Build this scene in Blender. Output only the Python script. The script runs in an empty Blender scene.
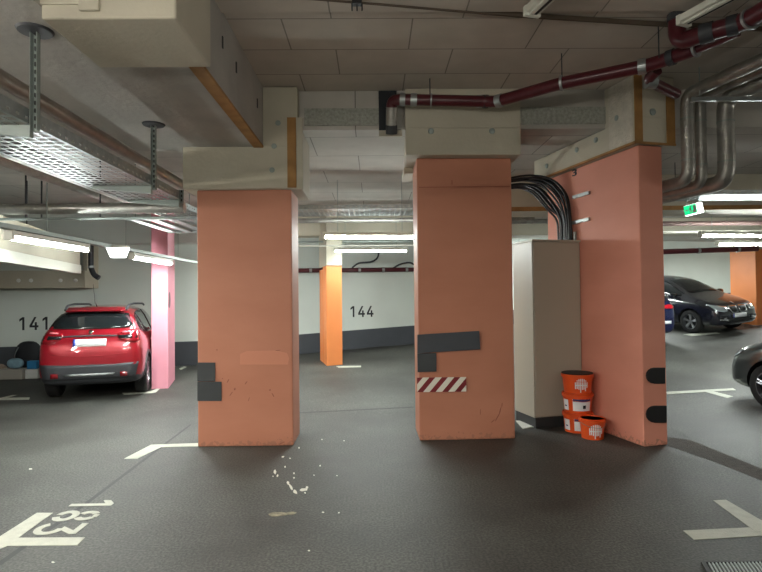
import bpy, bmesh, math, random
from mathutils import Vector, Matrix
from mathutils.bvhtree import BVHTree
random.seed(7)
PI = math.pi
C = bpy.context.scene.collection
sc = bpy.context.scene

# ------------------------------------------------------------ camera
FPX, EYE = 550.0, 1.70
psi, th, rho = math.radians(0.73), math.radians(1.10), math.radians(0.60)
fw = Vector((math.sin(psi)*math.cos(th), math.cos(psi)*math.cos(th), math.sin(th)))
r0 = Vector((math.cos(psi), -math.sin(psi), 0)); u0 = r0.cross(fw)
rt = r0*math.cos(rho) - u0*math.sin(rho); up = u0*math.cos(rho) + r0*math.sin(rho)
camd = bpy.data.cameras.new('camera'); camd.sensor_width = 36; camd.lens = FPX/762*36
camd.clip_start = .05; camd.clip_end = 200
cam = bpy.data.objects.new('camera', camd); C.objects.link(cam)
cam.matrix_world = Matrix(((rt.x, up.x, -fw.x, 0), (rt.y, up.y, -fw.y, 0), (rt.z, up.z, -fw.z, EYE), (0, 0, 0, 1)))
sc.camera = cam
# ------------------------------------------------------------ world, exposure
w = bpy.data.worlds.new('world'); sc.world = w; w.use_nodes = True
w.node_tree.nodes['Background'].inputs[0].default_value = (.9, .93, 1, 1)
w.node_tree.nodes['Background'].inputs[1].default_value = .02
sc.view_settings.view_transform = 'Standard'; sc.view_settings.look = 'None'
sc.view_settings.gamma = 1; sc.view_settings.use_curve_mapping = False
sc.view_settings.exposure = 0.85
LAMP_W = 38.0        # watts of one fluorescent tube in the far bays
NEAR_W = 40.0        # the tubes of the bay the photographer stands in
LIGHT_COL = (.93, 1.0, .96)

def ray(px, py):
    return fw*FPX + rt*(px-381) + up*(286-py)
EY = Vector((0, 0, EYE))
def onY(px, py, Y):
    d = ray(px, py); return EY + d*(Y/d.y)
def onZ(px, py, z):
    d = ray(px, py); return EY + d*((z-EYE)/d.z)
def onP(px, py, P, N):
    d = ray(px, py); return EY + d*((Vector(P)-EY).dot(N)/d.dot(N))
def kramp(X):
    if X < -4: return .005
    if X < 0: return .005 + (X+4)/4*.035
    return .04 + min(X, 14)*.0043
def gz(X, Y):
    t = Y-8
    if t < -.6: return 0.0
    if t < .6: t = (t+.6)**2/2.4
    return kramp(X)*t
def fl(px, py, dz=0.0):
    z = 0
    for i in range(30):
        p = onZ(px, py, z+dz); z = .5*z + .5*gz(p.x, p.y)
    return p

# ------------------------------------------------------------ materials
MATS = {}
def rgb(r, g, b):
    f = lambda c: ((c/255+.055)/1.055)**2.4 if c > 10 else c/255/12.92
    return (f(r), f(g), f(b), 1)
def mat(name, col, rough=.6, metal=0, noise=0, nscale=6, bump=0, bscale=60, coat=0, spec=.5, col2=None):
    if name in MATS: return MATS[name]
    m = bpy.data.materials.new(name); m.use_nodes = True
    nt = m.node_tree; b = nt.nodes['Principled BSDF']
    b.inputs['Base Color'].default_value = col; b.inputs['Roughness'].default_value = rough
    b.inputs['Metallic'].default_value = metal; b.inputs['Coat Weight'].default_value = coat
    b.inputs['Specular IOR Level'].default_value = spec
    tc = nt.nodes.new('ShaderNodeTexCoord')
    if noise:
        n = nt.nodes.new('ShaderNodeTexNoise'); n.inputs['Scale'].default_value = nscale; n.inputs['Detail'].default_value = 6
        nt.links.new(tc.outputs['Object'], n.inputs['Vector'])
        cr = nt.nodes.new('ShaderNodeValToRGB'); cr.color_ramp.elements[0].position = .3; cr.color_ramp.elements[1].position = .7
        c2 = col2 or tuple(c*(1-noise) for c in col[:3])+(1,)
        cr.color_ramp.elements[0].color = c2
        cr.color_ramp.elements[1].color = tuple(min(1, c*(1+noise*.4)) for c in col[:3])+(1,)
        nt.links.new(n.outputs['Fac'], cr.inputs['Fac']); nt.links.new(cr.outputs[0], b.inputs['Base Color'])
    if bump:
        n = nt.nodes.new('ShaderNodeTexNoise'); n.inputs['Scale'].default_value = bscale; n.inputs['Detail'].default_value = 4
        nt.links.new(tc.outputs['Object'], n.inputs['Vector'])
        bp = nt.nodes.new('ShaderNodeBump'); bp.inputs['Strength'].default_value = bump; bp.inputs['Distance'].default_value = .02
        nt.links.new(n.outputs['Fac'], bp.inputs['Height']); nt.links.new(bp.outputs[0], b.inputs['Normal'])
    MATS[name] = m; return m
def emit(name, col, s):
    m = bpy.data.materials.new(name); m.use_nodes = True
    b = m.node_tree.nodes['Principled BSDF']; b.inputs['Base Color'].default_value = col
    b.inputs['Emission Color'].default_value = col; b.inputs['Emission Strength'].default_value = s
    MATS[name] = m; return m

M_con = mat('concrete', rgb(168, 165, 158), .85, noise=.14, nscale=2.2, bump=.25, bscale=18)
M_con2 = mat('cast_concrete', rgb(188, 182, 164), .8, noise=.10, nscale=1.6, bump=.15, bscale=25)
M_white = mat('white_wall_paint', rgb(205, 212, 205), .7, noise=.05, nscale=1.2)
M_dado = mat('charcoal_dado_paint', rgb(62, 66, 72), .55, noise=.08, nscale=3)
M_tape = mat('charcoal_pad', rgb(56, 60, 62), .5, noise=.1, nscale=9)
M_ochre = mat('ochre_formwork', rgb(160, 118, 66), .75, noise=.25, nscale=7)
M_pink = mat('pink_paint', rgb(222, 148, 164), .55, noise=.06, nscale=2)
M_orange = mat('orange_paint', rgb(222, 132, 72), .5, noise=.06, nscale=2)
M_galv = mat('galvanised_steel', rgb(178, 184, 184), .42, metal=.85, noise=.2, nscale=14)
M_galvp = mat('grey_steel', rgb(150, 160, 155), .5, metal=.3, noise=.1, nscale=9)
M_foil = mat('silver_pipe_jacket', rgb(170, 168, 162), .38, metal=.75, noise=.25, nscale=9, bump=.3, bscale=30)
M_burg = mat('burgundy_pipe', rgb(80, 26, 34), .3, noise=.15, nscale=5)
M_mline = mat('road_marking_white', rgb(186, 188, 174), .6, noise=.14, nscale=14, bump=.2, bscale=80)
M_black = mat('black_rubber', rgb(22, 22, 24), .6)
M_cable = mat('black_cable', rgb(20, 22, 26), .4)
M_cab = mat('cabinet_lacquer', rgb(174, 168, 152), .42, noise=.03, nscale=1)
M_cabd = mat('cabinet_plinth', rgb(44, 46, 46), .6)
M_glass = mat('dark_car_glass', rgb(22, 27, 29), .08, spec=.7)
M_tyre = mat('tyre_rubber', rgb(24, 24, 25), .75)
M_rim = mat('alloy', rgb(150, 152, 156), .3, metal=.9)
M_chrome = mat('chrome', rgb(220, 222, 225), .12, metal=1)
M_clad = mat('dark_cladding', rgb(52, 54, 58), .55)
M_plate = mat('plate_white', rgb(236, 238, 240), .4)
M_blue = mat('plate_blue', rgb(30, 60, 170), .4)
M_tail = mat('tail_lamp_red', rgb(120, 10, 22), .12, coat=1)
M_lens = mat('headlamp_lens', rgb(190, 198, 204), .08, metal=.6, coat=1)
M_text = mat('black_stencil_paint', rgb(28, 30, 34), .6)
M_tube = emit('fluorescent_tube', (.92, 1, .97, 1), 95)
M_tubed = emit('fluorescent_tube_dim', (.92, 1, .97, 1), 40)
M_tubew = emit('fluorescent_tube_warm', (1, .95, .86, 1), 100)
M_fix = mat('lamp_housing_white', rgb(214, 214, 202), .45)

def col_paint(name='salmon_paint', ca=rgb(182, 119, 92), cb=rgb(192, 129, 102)):
    m = mat(name, cb, .62)
    nt = m.node_tree; b = nt.nodes['Principled BSDF']; tc = nt.nodes.new('ShaderNodeTexCoord')
    n = nt.nodes.new('ShaderNodeTexNoise'); n.inputs['Scale'].default_value = 1.1; n.inputs['Detail'].default_value = 5
    mp = nt.nodes.new('ShaderNodeMapping'); mp.inputs['Scale'].default_value = (1, 1, 2.2)
    nt.links.new(tc.outputs['Object'], mp.inputs[0]); nt.links.new(mp.outputs[0], n.inputs['Vector'])
    cr = nt.nodes.new('ShaderNodeValToRGB'); e = cr.color_ramp.elements
    e[0].position = .32; e[0].color = ca; e[1].position = .68; e[1].color = cb
    nt.links.new(n.outputs['Fac'], cr.inputs[0])
    # scuffed bottom edge: a chipped band with its own outline
    n2 = nt.nodes.new('ShaderNodeTexNoise'); n2.inputs['Scale'].default_value = 26; n2.inputs['Detail'].default_value = 8
    nt.links.new(tc.outputs['Object'], n2.inputs['Vector'])
    sp = nt.nodes.new('ShaderNodeSeparateXYZ'); nt.links.new(tc.outputs['Object'], sp.inputs[0])
    mr = nt.nodes.new('ShaderNodeMapRange'); mr.inputs['From Min'].default_value = .0; mr.inputs['From Max'].default_value = .14
    mr.inputs['To Min'].default_value = .56; mr.inputs['To Max'].default_value = .22
    nt.links.new(sp.outputs[2], mr.inputs[0])
    lt = nt.nodes.new('ShaderNodeMath'); lt.operation = 'LESS_THAN'
    nt.links.new(n2.outputs['Fac'], lt.inputs[0]); nt.links.new(mr.outputs[0], lt.inputs[1])
    ml = nt.nodes.new('ShaderNodeMath'); ml.operation = 'MULTIPLY'; ml.inputs[1].default_value = .55
    nt.links.new(lt.outputs[0], ml.inputs[0])
    mx = nt.nodes.new('ShaderNodeMixRGB'); mx.inputs[2].default_value = rgb(150, 104, 84)
    nt.links.new(ml.outputs[0], mx.inputs[0]); nt.links.new(cr.outputs[0], mx.inputs[1])
    nt.links.new(mx.outputs[0], b.inputs['Base Color'])
    return m
M_salmon = col_paint()
M_salmon2 = col_paint('salmon_pink_paint', rgb(216, 144, 122), rgb(226, 153, 131))

def asphalt():
    m = mat('asphalt_floor', rgb(80, 80, 78), .55)
    nt = m.node_tree; b = nt.nodes['Principled BSDF']; tc = nt.nodes.new('ShaderNodeTexCoord')
    n = nt.nodes.new('ShaderNodeTexNoise'); n.inputs['Scale'].default_value = .55; n.inputs['Detail'].default_value = 7; n.inputs['Roughness'].default_value = .6
    g = nt.nodes.new('ShaderNodeTexNoise'); g.inputs['Scale'].default_value = 55; g.inputs['Detail'].default_value = 3
    for q in (n, g): nt.links.new(tc.outputs['Object'], q.inputs['Vector'])
    cr = nt.nodes.new('ShaderNodeValToRGB'); e = cr.color_ramp.elements
    e[0].position = .36; e[0].color = rgb(41, 40, 36); e[1].position = .62; e[1].color = rgb(72, 73, 68)
    nt.links.new(n.outputs['Fac'], cr.inputs[0])
    cg = nt.nodes.new('ShaderNodeValToRGB'); e = cg.color_ramp.elements
    e[0].position = .38; e[0].color = (.4, .4, .4, 1); e[1].position = .66; e[1].color = (1.9, 1.9, 1.9, 1)
    nt.links.new(g.outputs['Fac'], cg.inputs[0])
    mx = nt.nodes.new('ShaderNodeMixRGB'); mx.blend_type = 'MULTIPLY'; mx.inputs[0].default_value = .8
    nt.links.new(cr.outputs[0], mx.inputs[1]); nt.links.new(cg.outputs[0], mx.inputs[2]); nt.links.new(mx.outputs[0], b.inputs['Base Color'])
    rr = nt.nodes.new('ShaderNodeMapRange'); rr.inputs['To Min'].default_value = .5; rr.inputs['To Max'].default_value = .72
    nt.links.new(n.outputs['Fac'], rr.inputs[0]); nt.links.new(rr.outputs[0], b.inputs['Roughness'])
    bp = nt.nodes.new('ShaderNodeBump'); bp.inputs['Strength'].default_value = .35; bp.inputs['Distance'].default_value = .008
    nt.links.new(g.outputs['Fac'], bp.inputs['Height']); nt.links.new(bp.outputs[0], b.inputs['Normal'])
    return m
M_asph = asphalt()

def boards(name, c, bw=1.15, rh=.6, off=(0, 0), dark=.45):
    m = mat(name, c, .9); nt = m.node_tree; b = nt.nodes['Principled BSDF']; tc = nt.nodes.new('ShaderNodeTexCoord')
    mp = nt.nodes.new('ShaderNodeMapping'); mp.inputs['Location'].default_value = (off[0], off[1], 0)
    nt.links.new(tc.outputs['Object'], mp.inputs[0])
    k = nt.nodes.new('ShaderNodeTexBrick'); k.inputs['Scale'].default_value = 1; k.inputs['Brick Width'].default_value = bw
    k.inputs['Row Height'].default_value = rh; k.inputs['Mortar Size'].default_value = .007; k.inputs['Mortar Smooth'].default_value = .1
    k.offset = .38
    k.inputs['Color1'].default_value = c; k.inputs['Color2'].default_value = tuple(x*.9 for x in c[:3])+(1,)
    k.inputs['Mortar'].default_value = tuple(x*dark for x in c[:3])+(1,)
    nt.links.new(mp.outputs[0], k.inputs['Vector'])
    n = nt.nodes.new('ShaderNodeTexNoise'); n.inputs['Scale'].default_value = 3; n.inputs['Detail'].default_value = 6
    nt.links.new(tc.outputs['Object'], n.inputs['Vector'])
    mr = nt.nodes.new('ShaderNodeMapRange'); mr.inputs['To Min'].default_value = .8; mr.inputs['To Max'].default_value = 1.15
    nt.links.new(n.outputs['Fac'], mr.inputs[0])
    mx = nt.nodes.new('ShaderNodeMixRGB'); mx.blend_type = 'MULTIPLY'; mx.inputs[0].default_value = 1
    nt.links.new(k.outputs['Color'], mx.inputs[1]); nt.links.new(mr.outputs[0], mx.inputs[2]); nt.links.new(mx.outputs[0], b.inputs['Base Color'])
    return m
M_board = boards('insulation_boards', rgb(192, 184, 172), off=(.35, .04))
M_slab = boards('slab_formwork', rgb(188, 184, 176), bw=1.5, rh=.9, off=(.2, .45), dark=.4)

# ------------------------------------------------------------ mesh helpers
class MB:
    def __init__(s): s.bm = bmesh.new()
    def box(s, x0, x1, y0, y1, z0, z1):
        return s.prism([(x0, y0), (x1, y0), (x1, y1), (x0, y1)], z0, z1)
    def prism(s, poly, z0, z1):
        a = [s.bm.verts.new((p[0], p[1], z0)) for p in poly]; b = [s.bm.verts.new((p[0], p[1], z1)) for p in poly]
        n = len(poly); s.bm.faces.new(a[::-1]); s.bm.faces.new(b)
        for i in range(n): s.bm.faces.new((a[i], a[(i+1) % n], b[(i+1) % n], b[i]))
        return s
    def hexa(s, bot, top):
        a = [s.bm.verts.new(p) for p in bot]; b = [s.bm.verts.new(p) for p in top]; n = len(a)
        s.bm.faces.new(a[::-1]); s.bm.faces.new(b)
        for i in range(n): s.bm.faces.new((a[i], a[(i+1) % n], b[(i+1) % n], b[i]))
        return s
    def ring(s, c, x, y, r, n): return [s.bm.verts.new(Vector(c)+x*(r*math.cos(2*PI*i/n))+y*(r*math.sin(2*PI*i/n))) for i in range(n)]
    def tube(s, pts, r, n=12, cap=True):
        pts = [Vector(p) for p in pts]; rs = r if isinstance(r, (list, tuple)) else [r]*len(pts)
        px = None; prev = None; first = None
        for i, p in enumerate(pts):
            d = (pts[min(i+1, len(pts)-1)]-pts[max(i-1, 0)]).normalized()
            if px is None: px = d.orthogonal().normalized()
            px = (px-d*px.dot(d)).normalized(); py = d.cross(px)
            rg = s.ring(p, px, py, rs[i], n)
            if prev:
                for j in range(n): s.bm.faces.new((prev[j], prev[(j+1) % n], rg[(j+1) % n], rg[j]))
            else: first = rg
            prev = rg
        if cap: s.bm.faces.new(first[::-1]); s.bm.faces.new(prev)
        return s
    def cyl(s, p0, p1, r, r1=None, n=16): return s.tube([p0, p1], [r, r1 if r1 is not None else r], n)
    def lathe(s, prof, n=32, org=(0, 0, 0), axis='z', closed=False):
        o = Vector(org); rings = []
        X, Y, Z = {'z': (Vector((1, 0, 0)), Vector((0, 1, 0)), Vector((0, 0, 1))), 'y': (Vector((0, 0, 1)), Vector((1, 0, 0)), Vector((0, 1, 0)))}[axis]
        for r, h in prof: rings.append(s.ring(o+Z*h, X, Y, max(r, 1e-4), n))
        seq = list(zip(rings, rings[1:]))
        if closed: seq.append((rings[-1], rings[0]))
        for a, b in seq:
            for j in range(n): s.bm.faces.new((a[j], a[(j+1) % n], b[(j+1) % n], b[j]))
        if not closed:
            s.bm.faces.new(rings[0][::-1]); s.bm.faces.new(rings[-1])
        return s
    def grid(s, rows):
        vs = [[s.bm.verts.new(p) for p in r] for r in rows]
        for a, b in zip(vs, vs[1:]):
            for j in range(len(a)-1): s.bm.faces.new((a[j], a[j+1], b[j+1], b[j]))
        return s
    def flat(s, poly):
        s.bm.faces.new([s.bm.verts.new(p) for p in poly]); return s
    def build(s, name, m, parent=None, bev=0, smooth=False, solid=0, angle=35, doff=0.0):
        bmesh.ops.recalc_face_normals(s.bm, faces=s.bm.faces)
        me = bpy.data.meshes.new(name); s.bm.to_mesh(me); s.bm.free()
        me.materials.append(m)
        o = bpy.data.objects.new(name, me); C.objects.link(o)
        if smooth:
            me.polygons.foreach_set('use_smooth', [True]*len(me.polygons)); me.set_sharp_from_angle(angle=math.radians(angle))
        if solid:
            q = o.modifiers.new('s', 'SOLIDIFY'); q.thickness = solid; q.offset = doff
        if bev:
            q = o.modifiers.new('b', 'BEVEL'); q.width = bev; q.segments = 2; q.limit_method = 'ANGLE'
        if parent: o.parent = parent
        return o
def arc(p0, c, p1, n=8):
    p0, c, p1 = map(Vector, (p0, c, p1)); out = []
    for i in range(n+1):
        t = i/n; out.append(p0*(1-t)**2 + c*2*t*(1-t) + p1*t*t)
    return out
def roundpath(pts, rad, n=7):
    pts = [Vector(p) for p in pts]; out = [pts[0]]
    for a, b, c in zip(pts, pts[1:], pts[2:]):
        r = min(rad, (b-a).length*.45, (c-b).length*.45)
        out += arc(b+(a-b).normalized()*r, b, b+(c-b).normalized()*r, n)
    return out+[pts[-1]]
def tag(o, label, cat, group=None):
    o['label'] = label; o['category'] = cat
    if group: o['group'] = group
    return o
def thing(name, label, cat, loc=(0, 0, 0), rz=0, group=None):
    o = bpy.data.objects.new(name, None); C.objects.link(o); o.location = loc; o.rotation_euler = (0, 0, rz)
    return tag(o, label, cat, group)
def struct(o): o['kind'] = 'structure'; return o
def P(parent, o):       # keep world coordinates of a mesh built in world space under an unrotated Empty
    o.parent = parent; o.matrix_parent_inverse = Matrix.Translation(-Vector(parent.location)); return o
ROT = math.radians(14); GA = Vector((-math.sin(ROT), math.cos(ROT), 0)); GB = Vector((math.cos(ROT), math.sin(ROT), 0))

# ============================================================ STRUCTURE
# floor: level in front, ramps up gently behind y = 8 m
mb = MB(); xs = [-16+i*.8 for i in range(44)]; ys = [-8, -4, 0, 2, 4, 6, 7, 7.4]+[7.6+i*.3 for i in range(48)]
mb.grid([[(x, y, gz(x, y)) for x in xs] for y in ys])
o = mb.build('floor', M_asph, smooth=True, solid=.2, doff=-1); struct(o)
for v in o.data.polygons[:1]:
    if v.normal.z < 0: o.data.flip_normals()

def wall(name, a, b, z0, z1, m, th=.2):
    a = Vector((a[0], a[1], 0)); b = Vector((b[0], b[1], 0)); n = (b-a).normalized(); n = Vector((-n.y, n.x, 0))*th
    return struct(MB().prism([a, b, b+n, a+n], z0, z1).build(name, m))
LW0, LW1 = (-15, 11.6), (-3.5, 14.04)                   # left back wall line, slope .212
def onLW(px, py, d=0): 
    n = Vector((.212, -1, 0)).normalized(); return onP(px, py, Vector((LW1[0], LW1[1], 0))+n*d, n)
RW0, RW1 = (-3.5, 14.72), (3.2, 16.06)                  # middle back wall, slope .2
def onMW(px, py, d=0):
    n = Vector((.2, -1, 0)).normalized(); return onP(px, py, Vector((RW0[0], RW0[1], 0))+n*d, n)
wall('wall_back_left', LW0, LW1, 0, 3.7, M_white)
wall('wall_back_left_return', (-3.5, 14.04), (-3.501, 14.9), 0, 3.7, M_white)
wall('wall_back_middle', RW0, RW1, 0, 3.7, M_white)
wall('wall_back_middle_return', (3.2, 16.06), (3.199, 19.0), 0, 3.9, M_white)
wall('wall_back_right', (3.0, 18.9), (17, 21.7), 0, 4.2, M_white)
wall('wall_far_left', (-15, -7.8), (-15, 12), -.1, 4.2, M_white)
wall('wall_far_right', (16.5, 21), (16.5, -7.8), -.1, 4.3, M_white)
wall('wall_rear', (16, -7.8), (-15, -7.8), -.1, 4.3, M_white)
# charcoal dado bands
def dado(name, a, b, h0, h1, off=.012):
    a = Vector((a[0], a[1], 0)); b = Vector((b[0], b[1], 0)); n = (b-a).normalized(); n = Vector((n.y, -n.x, 0))*off
    za, zb = gz(a.x, a.y), gz(b.x, b.y)
    c = [a+n, b+n, b+n*.05, a+n*.05]; bot = [Vector((p.x, p.y, z-.02)) for p, z in zip(c, (za, zb, zb, za))]
    top = [Vector((p.x, p.y, z)) for p, z in zip(c, (za+h0, zb+h1, zb+h1, za+h0))]
    return struct(MB().hexa(bot, top).build(name, M_dado))
dado('baseboard_left', (-14.9, 11.62), LW1, .58, .58)
dado('baseboard_middle', RW0, RW1, .55, .55)
dado('baseboard_right', (3.2, 18.94), (16.4, 21.58), .5, .5)

# ceilings
ZH, ZL, ZS = 4.13, 3.43, 3.67
struct(MB().box(-1.26, 9, 4.60, 6.45, ZH, ZH+.15).build('ceiling', M_board))
struct(MB().box(-1.95, 9, -6, 4.598, ZH-.03, ZH+.15).build('ceiling', M_board))
struct(MB().box(9, 16.5, -7.8, 6.45, ZS+.1, ZS+.3).build('ceiling', M_slab))
struct(MB().box(-15, 9, -7.8, -6, ZL, ZL+.2).build('ceiling', M_slab))
struct(MB().prism([(-15, -6), (-1.95, -6), (-1.95, 3.95), (-1.26, 3.95), (-1.26, 6.44), (-15, 6.44)], ZL, ZH+.15).build('ceiling', M_con))
struct(MB().box(-15, 16.5, 6.46, 22, ZS, ZS+.62).build('ceiling', M_slab))
# ochre formwork strip along the deep ceiling's lower edge
struct(MB().box(-1.36, -1.25, 3.96, 6.28, ZL-.012, ZL+.012).build('trim_1', M_ochre))
struct(MB().prism([(-.9, 4.30), (.05, 4.45), (1.28, 4.66), (2.5, 4.82), (3.6, 4.93), (3.6, 4.955), (2.5, 4.845), (1.28, 4.685), (.05, 4.475), (-.9, 4.325)], ZH-.038, ZH-.001).build('trim_4', mat('seam_brown', rgb(92, 80, 68), .9)))
for y, z in ((4.62, 3.86), (5.08, 3.84), (6.0, 3.83)):
    o = MB().box(-1.262, -1.252, y-.012, y+.012, z-.05, z+.05).build('anchor_plate', M_clad); tag(o, 'small dark anchor slot in the side of the deep left ceiling beam', 'anchor', 'anchor slots along the left beam')
# cast block at the end of the near beam
t = thing('concrete_corbel', 'pale concrete block stepping down from the ceiling at upper left', 'concrete block', (-1.55, 3.6, 3.36))
P(t, MB().box(-1.95, -1.156, 3.24, 3.94, 3.36, 4.09).build('block', M_con2, bev=.012))
P(t, MB().box(-1.72, -1.60, 3.215, 3.24, 3.40, 4.09).build('rib', M_con2, bev=.006))
P(t, MB().box(-1.95, -1.72, 3.225, 3.24, 3.44, 4.09).build('face_panel', M_con2, bev=.006))
# wall-like cross beam face with rough patch, above the columns
struct(MB().box(-.80, .30, 6.435, 6.46, 3.72, 3.92).build('trim_2', mat('rough_patch', rgb(168, 170, 160), .95, noise=.3, nscale=30, bump=.8, bscale=60))) 
struct(MB().box(1.75, 3.0, 6.435, 6.46, 3.72, 3.92).build('trim_3', MATS['rough_patch']))

# ============================================================ COLUMNS
def bolt(parent, c, n, r=.035, m=None):
    n = Vector(n).normalized(); c = Vector(c)
    o = MB().tube([c-n*.003, c+n*.006, c+n*.006, c+n*.016], [r, r, r*.45, r*.4], 14).build('bolt_plate', m or M_galvp, smooth=True); P2(parent, o); return o
def P2(parent, o):      # sub-part: parent itself carries the thing's offset
    o.parent = parent; o.matrix_parent_inverse = parent.matrix_parent_inverse @ Matrix.Identity(4); return o
def subp(parent, o, root):
    o.parent = parent; o.matrix_parent_inverse = Matrix.Identity(4); return o

t1 = thing('concrete_column', 'wide salmon painted column at left with two charcoal pads on its left edge', 'column', (-1.49, 6.63, 0))
P(t1, MB().box(-2.035, -.945, 6.36, 6.91, 0, 2.95).build('shaft', M_salmon, bev=.012))
cp = P(t1, MB().box(-2.17, -.82, 6.28, 6.44, 2.95, 3.44).build('capital', M_con2, bev=.008))
P(t1, MB().box(-2.17, -.82, 6.445, 7.1, 2.95, 3.66).build('capital', M_con2, bev=.008))
P(t1, MB().box(-1.255, -.86, 6.285, 6.44, 3.44, 4.12).build('capital_riser', M_con2, bev=.006))
P(t1, MB().box(-.975, -.875, 6.262, 6.285, 2.955, 3.76).build('formwork_strip', M_ochre))
P(t1, MB().box(-.868, -.80, 6.27, 6.32, 2.94, 3.76).build('edge_strip', M_con2))
for (px, py) in ((272, 170), (278, 123), (274, 146)):
    c = onY(px, py, 6.279); o = MB().tube([c, c+Vector((0, -.008, 0)), c+Vector((0, -.012, 0))], [.032, .03, .012], 14).build('bolt_plate', M_galvp); subp(cp, o, t1)

t2 = thing('concrete_column', 'salmon painted column in the middle with red and white hazard strip', 'column', (1.09, 6.8, 0))
P(t2, MB().prism([(.52, 6.5), (1.655, 6.53), (1.655, 7.1), (.515, 7.08)], 0, 3.34).build('shaft', M_salmon, bev=.012))
cp = P(t2, MB().prism([(.385, 6.36), (1.735, 6.38), (1.76, 7.35), (.42, 7.35)], 3.345, 3.66).build('capital', M_con2, bev=.008))
P(t2, MB().prism([(.385, 6.36), (1.735, 6.38), (1.735, 6.455), (.385, 6.455)], 3.66, 4.12).build('capital_riser', M_con2))
P(t2, MB().prism([(.40, 7.0), (.52, 7.0), (.52, 7.5), (.40, 7.5)], 3.27, 3.345).build('formwork_block', M_con2))
for (px, py) in ((431, 131), (492, 131)):
    c = onY(px, py, 6.36); o = MB().tube([c, c+Vector((0, -.008, 0)), c+Vector((0, -.012, 0))], [.036, .034, .014], 14).build('bolt_plate', M_galvp); subp(cp, o, t2)
# hairline joint and small painted mark on the middle column
P(t2, MB().hexa(*[[onY(a, b, y) for a, b, y in q] for q in (((419, 187.6, 6.505), (510, 186.6, 6.525), (510, 186.6, 6.49), (419, 187.6, 6.49)), ((419, 187.0, 6.505), (510, 186.0, 6.525), (510, 186.0, 6.49), (419, 187.0, 6.49)))]).build('joint_line', mat('joint_brown', rgb(150, 86, 66), .8)))

W0 = Vector((2.98, 6.10, 0)); W1 = W0+GA*1.88; W2 = W1+GB*.315; W3 = W0+GB*.315
t4 = thing('concrete_column', 'long salmon wall column at right with two rounded black bumpers', 'column', (2.9, 6.9, 0))
P(t4, MB().prism([W0, W3, W2, W1], 0, 3.37).build('shaft', M_salmon2, bev=.012))
c0 = W0-GB*.13-GA*.10; c1 = W1-GB*.13+GA*.12; c2 = c1+GB*.53; c3 = c0+GB*.53
def cutp(a, b, y): return a+(b-a)*((y-a.y)/(b.y-a.y))
ca, cb = cutp(c0, c1, 6.45), cutp(c3, c2, 6.45)
cp = P(t4, MB().prism([c0, c3, c2, c1], 3.375, 3.66).build('capital', M_con2, bev=.006))
P(t4, MB().prism([c0, c3, cb, ca], 3.66, 4.12).build('capital_riser', M_con2))
pl = mat('ribbed_plaster', rgb(200, 194, 180), .9, noise=.15, nscale=12, bump=1, bscale=50)
q0 = c0-GB*.006+GA*.02; q1 = c0-GB*.006+GA*.42
P(t4, MB().prism([q0, q0+GB*.004, q1+GB*.004, q1], 3.385, 4.11).build('plaster_patch', pl))
f = -GA
for s0, s1, zt in ((.0, .10, 4.11), (.42, .53, 3.92)):
    a = c0+GB*s0-GA*.012; b = c0+GB*s1-GA*.012
    P(t4, MB().prism([a, b, b+GA*.011, a+GA*.011], 3.38, zt).build('formwork_strip', M_ochre))
a = c0-GB*.012-GA*.012; P(t4, MB().prism([a, a+GB*.55, a+GB*.55+GA*.02, a+GA*.02], 3.355, 3.378).build('formwork_strip', M_ochre))
P(t4, MB().prism([a, a+GB*.025, a+GB*.025+GA*2.1, a+GA*2.1], 3.35, 3.376).build('formwork_strip', M_ochre))
for (px, py) in ((547, 166), (577, 150), (596, 140), (617, 118)):
    c = onP(px, py, c0, -GB); o = MB().tube([c, c-GB*.012, c-GB*.016], [.034, .032, .013], 14).build('bolt_plate', M_galvp); subp(cp, o, t4)
c = onP(652.5, 112, c0, -GA); o = MB().tube([c, c-GA*.012, c-GA*.016], [.04, .038, .014], 14).build('bolt_plate', M_galvp); subp(cp, o, t4)

# pink column
c = onY(151.5, 388, 10.4); A = Vector((c.x, 10.4, 0)); B = A+Vector((.30, .04, 0)); D = A+GA*1.15; E = B+GA*1.15
tp = thing('concrete_column', 'pink painted column beside the red car', 'column', (A.x, 10.9, 0))
P(tp, MB().prism([A, B, E, D], 0, ZS-.01).build('shaft', M_pink, bev=.01))
# orange columns
c = fl(327, 366); A = Vector((c.x, c.y, 0)); B = A+GB*.36
to = thing('concrete_column', 'bright orange column in front of the back wall, left of the number 144', 'column', (A.x, A.y, 0))
P(to, MB().prism([A, B, B+GA*.5, A+GA*.5], 0, 2.42).build('shaft', M_orange, bev=.008))
A2 = A+GA*.56-GB*.0; P(to, MB().prism([A2, A2+GB*.38, A2+GB*.38+GA*.5, A2+GA*.5], 0, 2.36).build('pilaster', M_orange, bev=.008))
P(to, MB().prism([A-GA*.05, B-GA*.05, B+GA*1.1, A+GA*1.1], 2.42, ZS-.01).build('capital', M_con2))
A = Vector((onY(757, 325, 16.2).x, 16.2, 0)); B = A+GB*.34
tr = thing('concrete_column', 'orange column at the right edge behind the black minivan', 'column', (A.x, A.y, 0))
P(tr, MB().prism([A, B, B+GA*.88, A+GA*.88], .3, 3.0).build('shaft', M_orange, bev=.01))
P(tr, MB().prism([A, B, B+GA*.88, A+GA*.88], 3.0, ZS-.01).build('capital', M_con2))
c = B-GA*.15+GB*.05; tr2 = thing('concrete_column', 'second orange column cut off by the right image edge', 'column', (c.x, c.y, 0))
P(tr2, MB().prism([c, c+GB*.5, c+GB*.5+GA*.14, c+GA*.14], .3, ZS-.01).build('shaft', M_orange, bev=.01))

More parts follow.
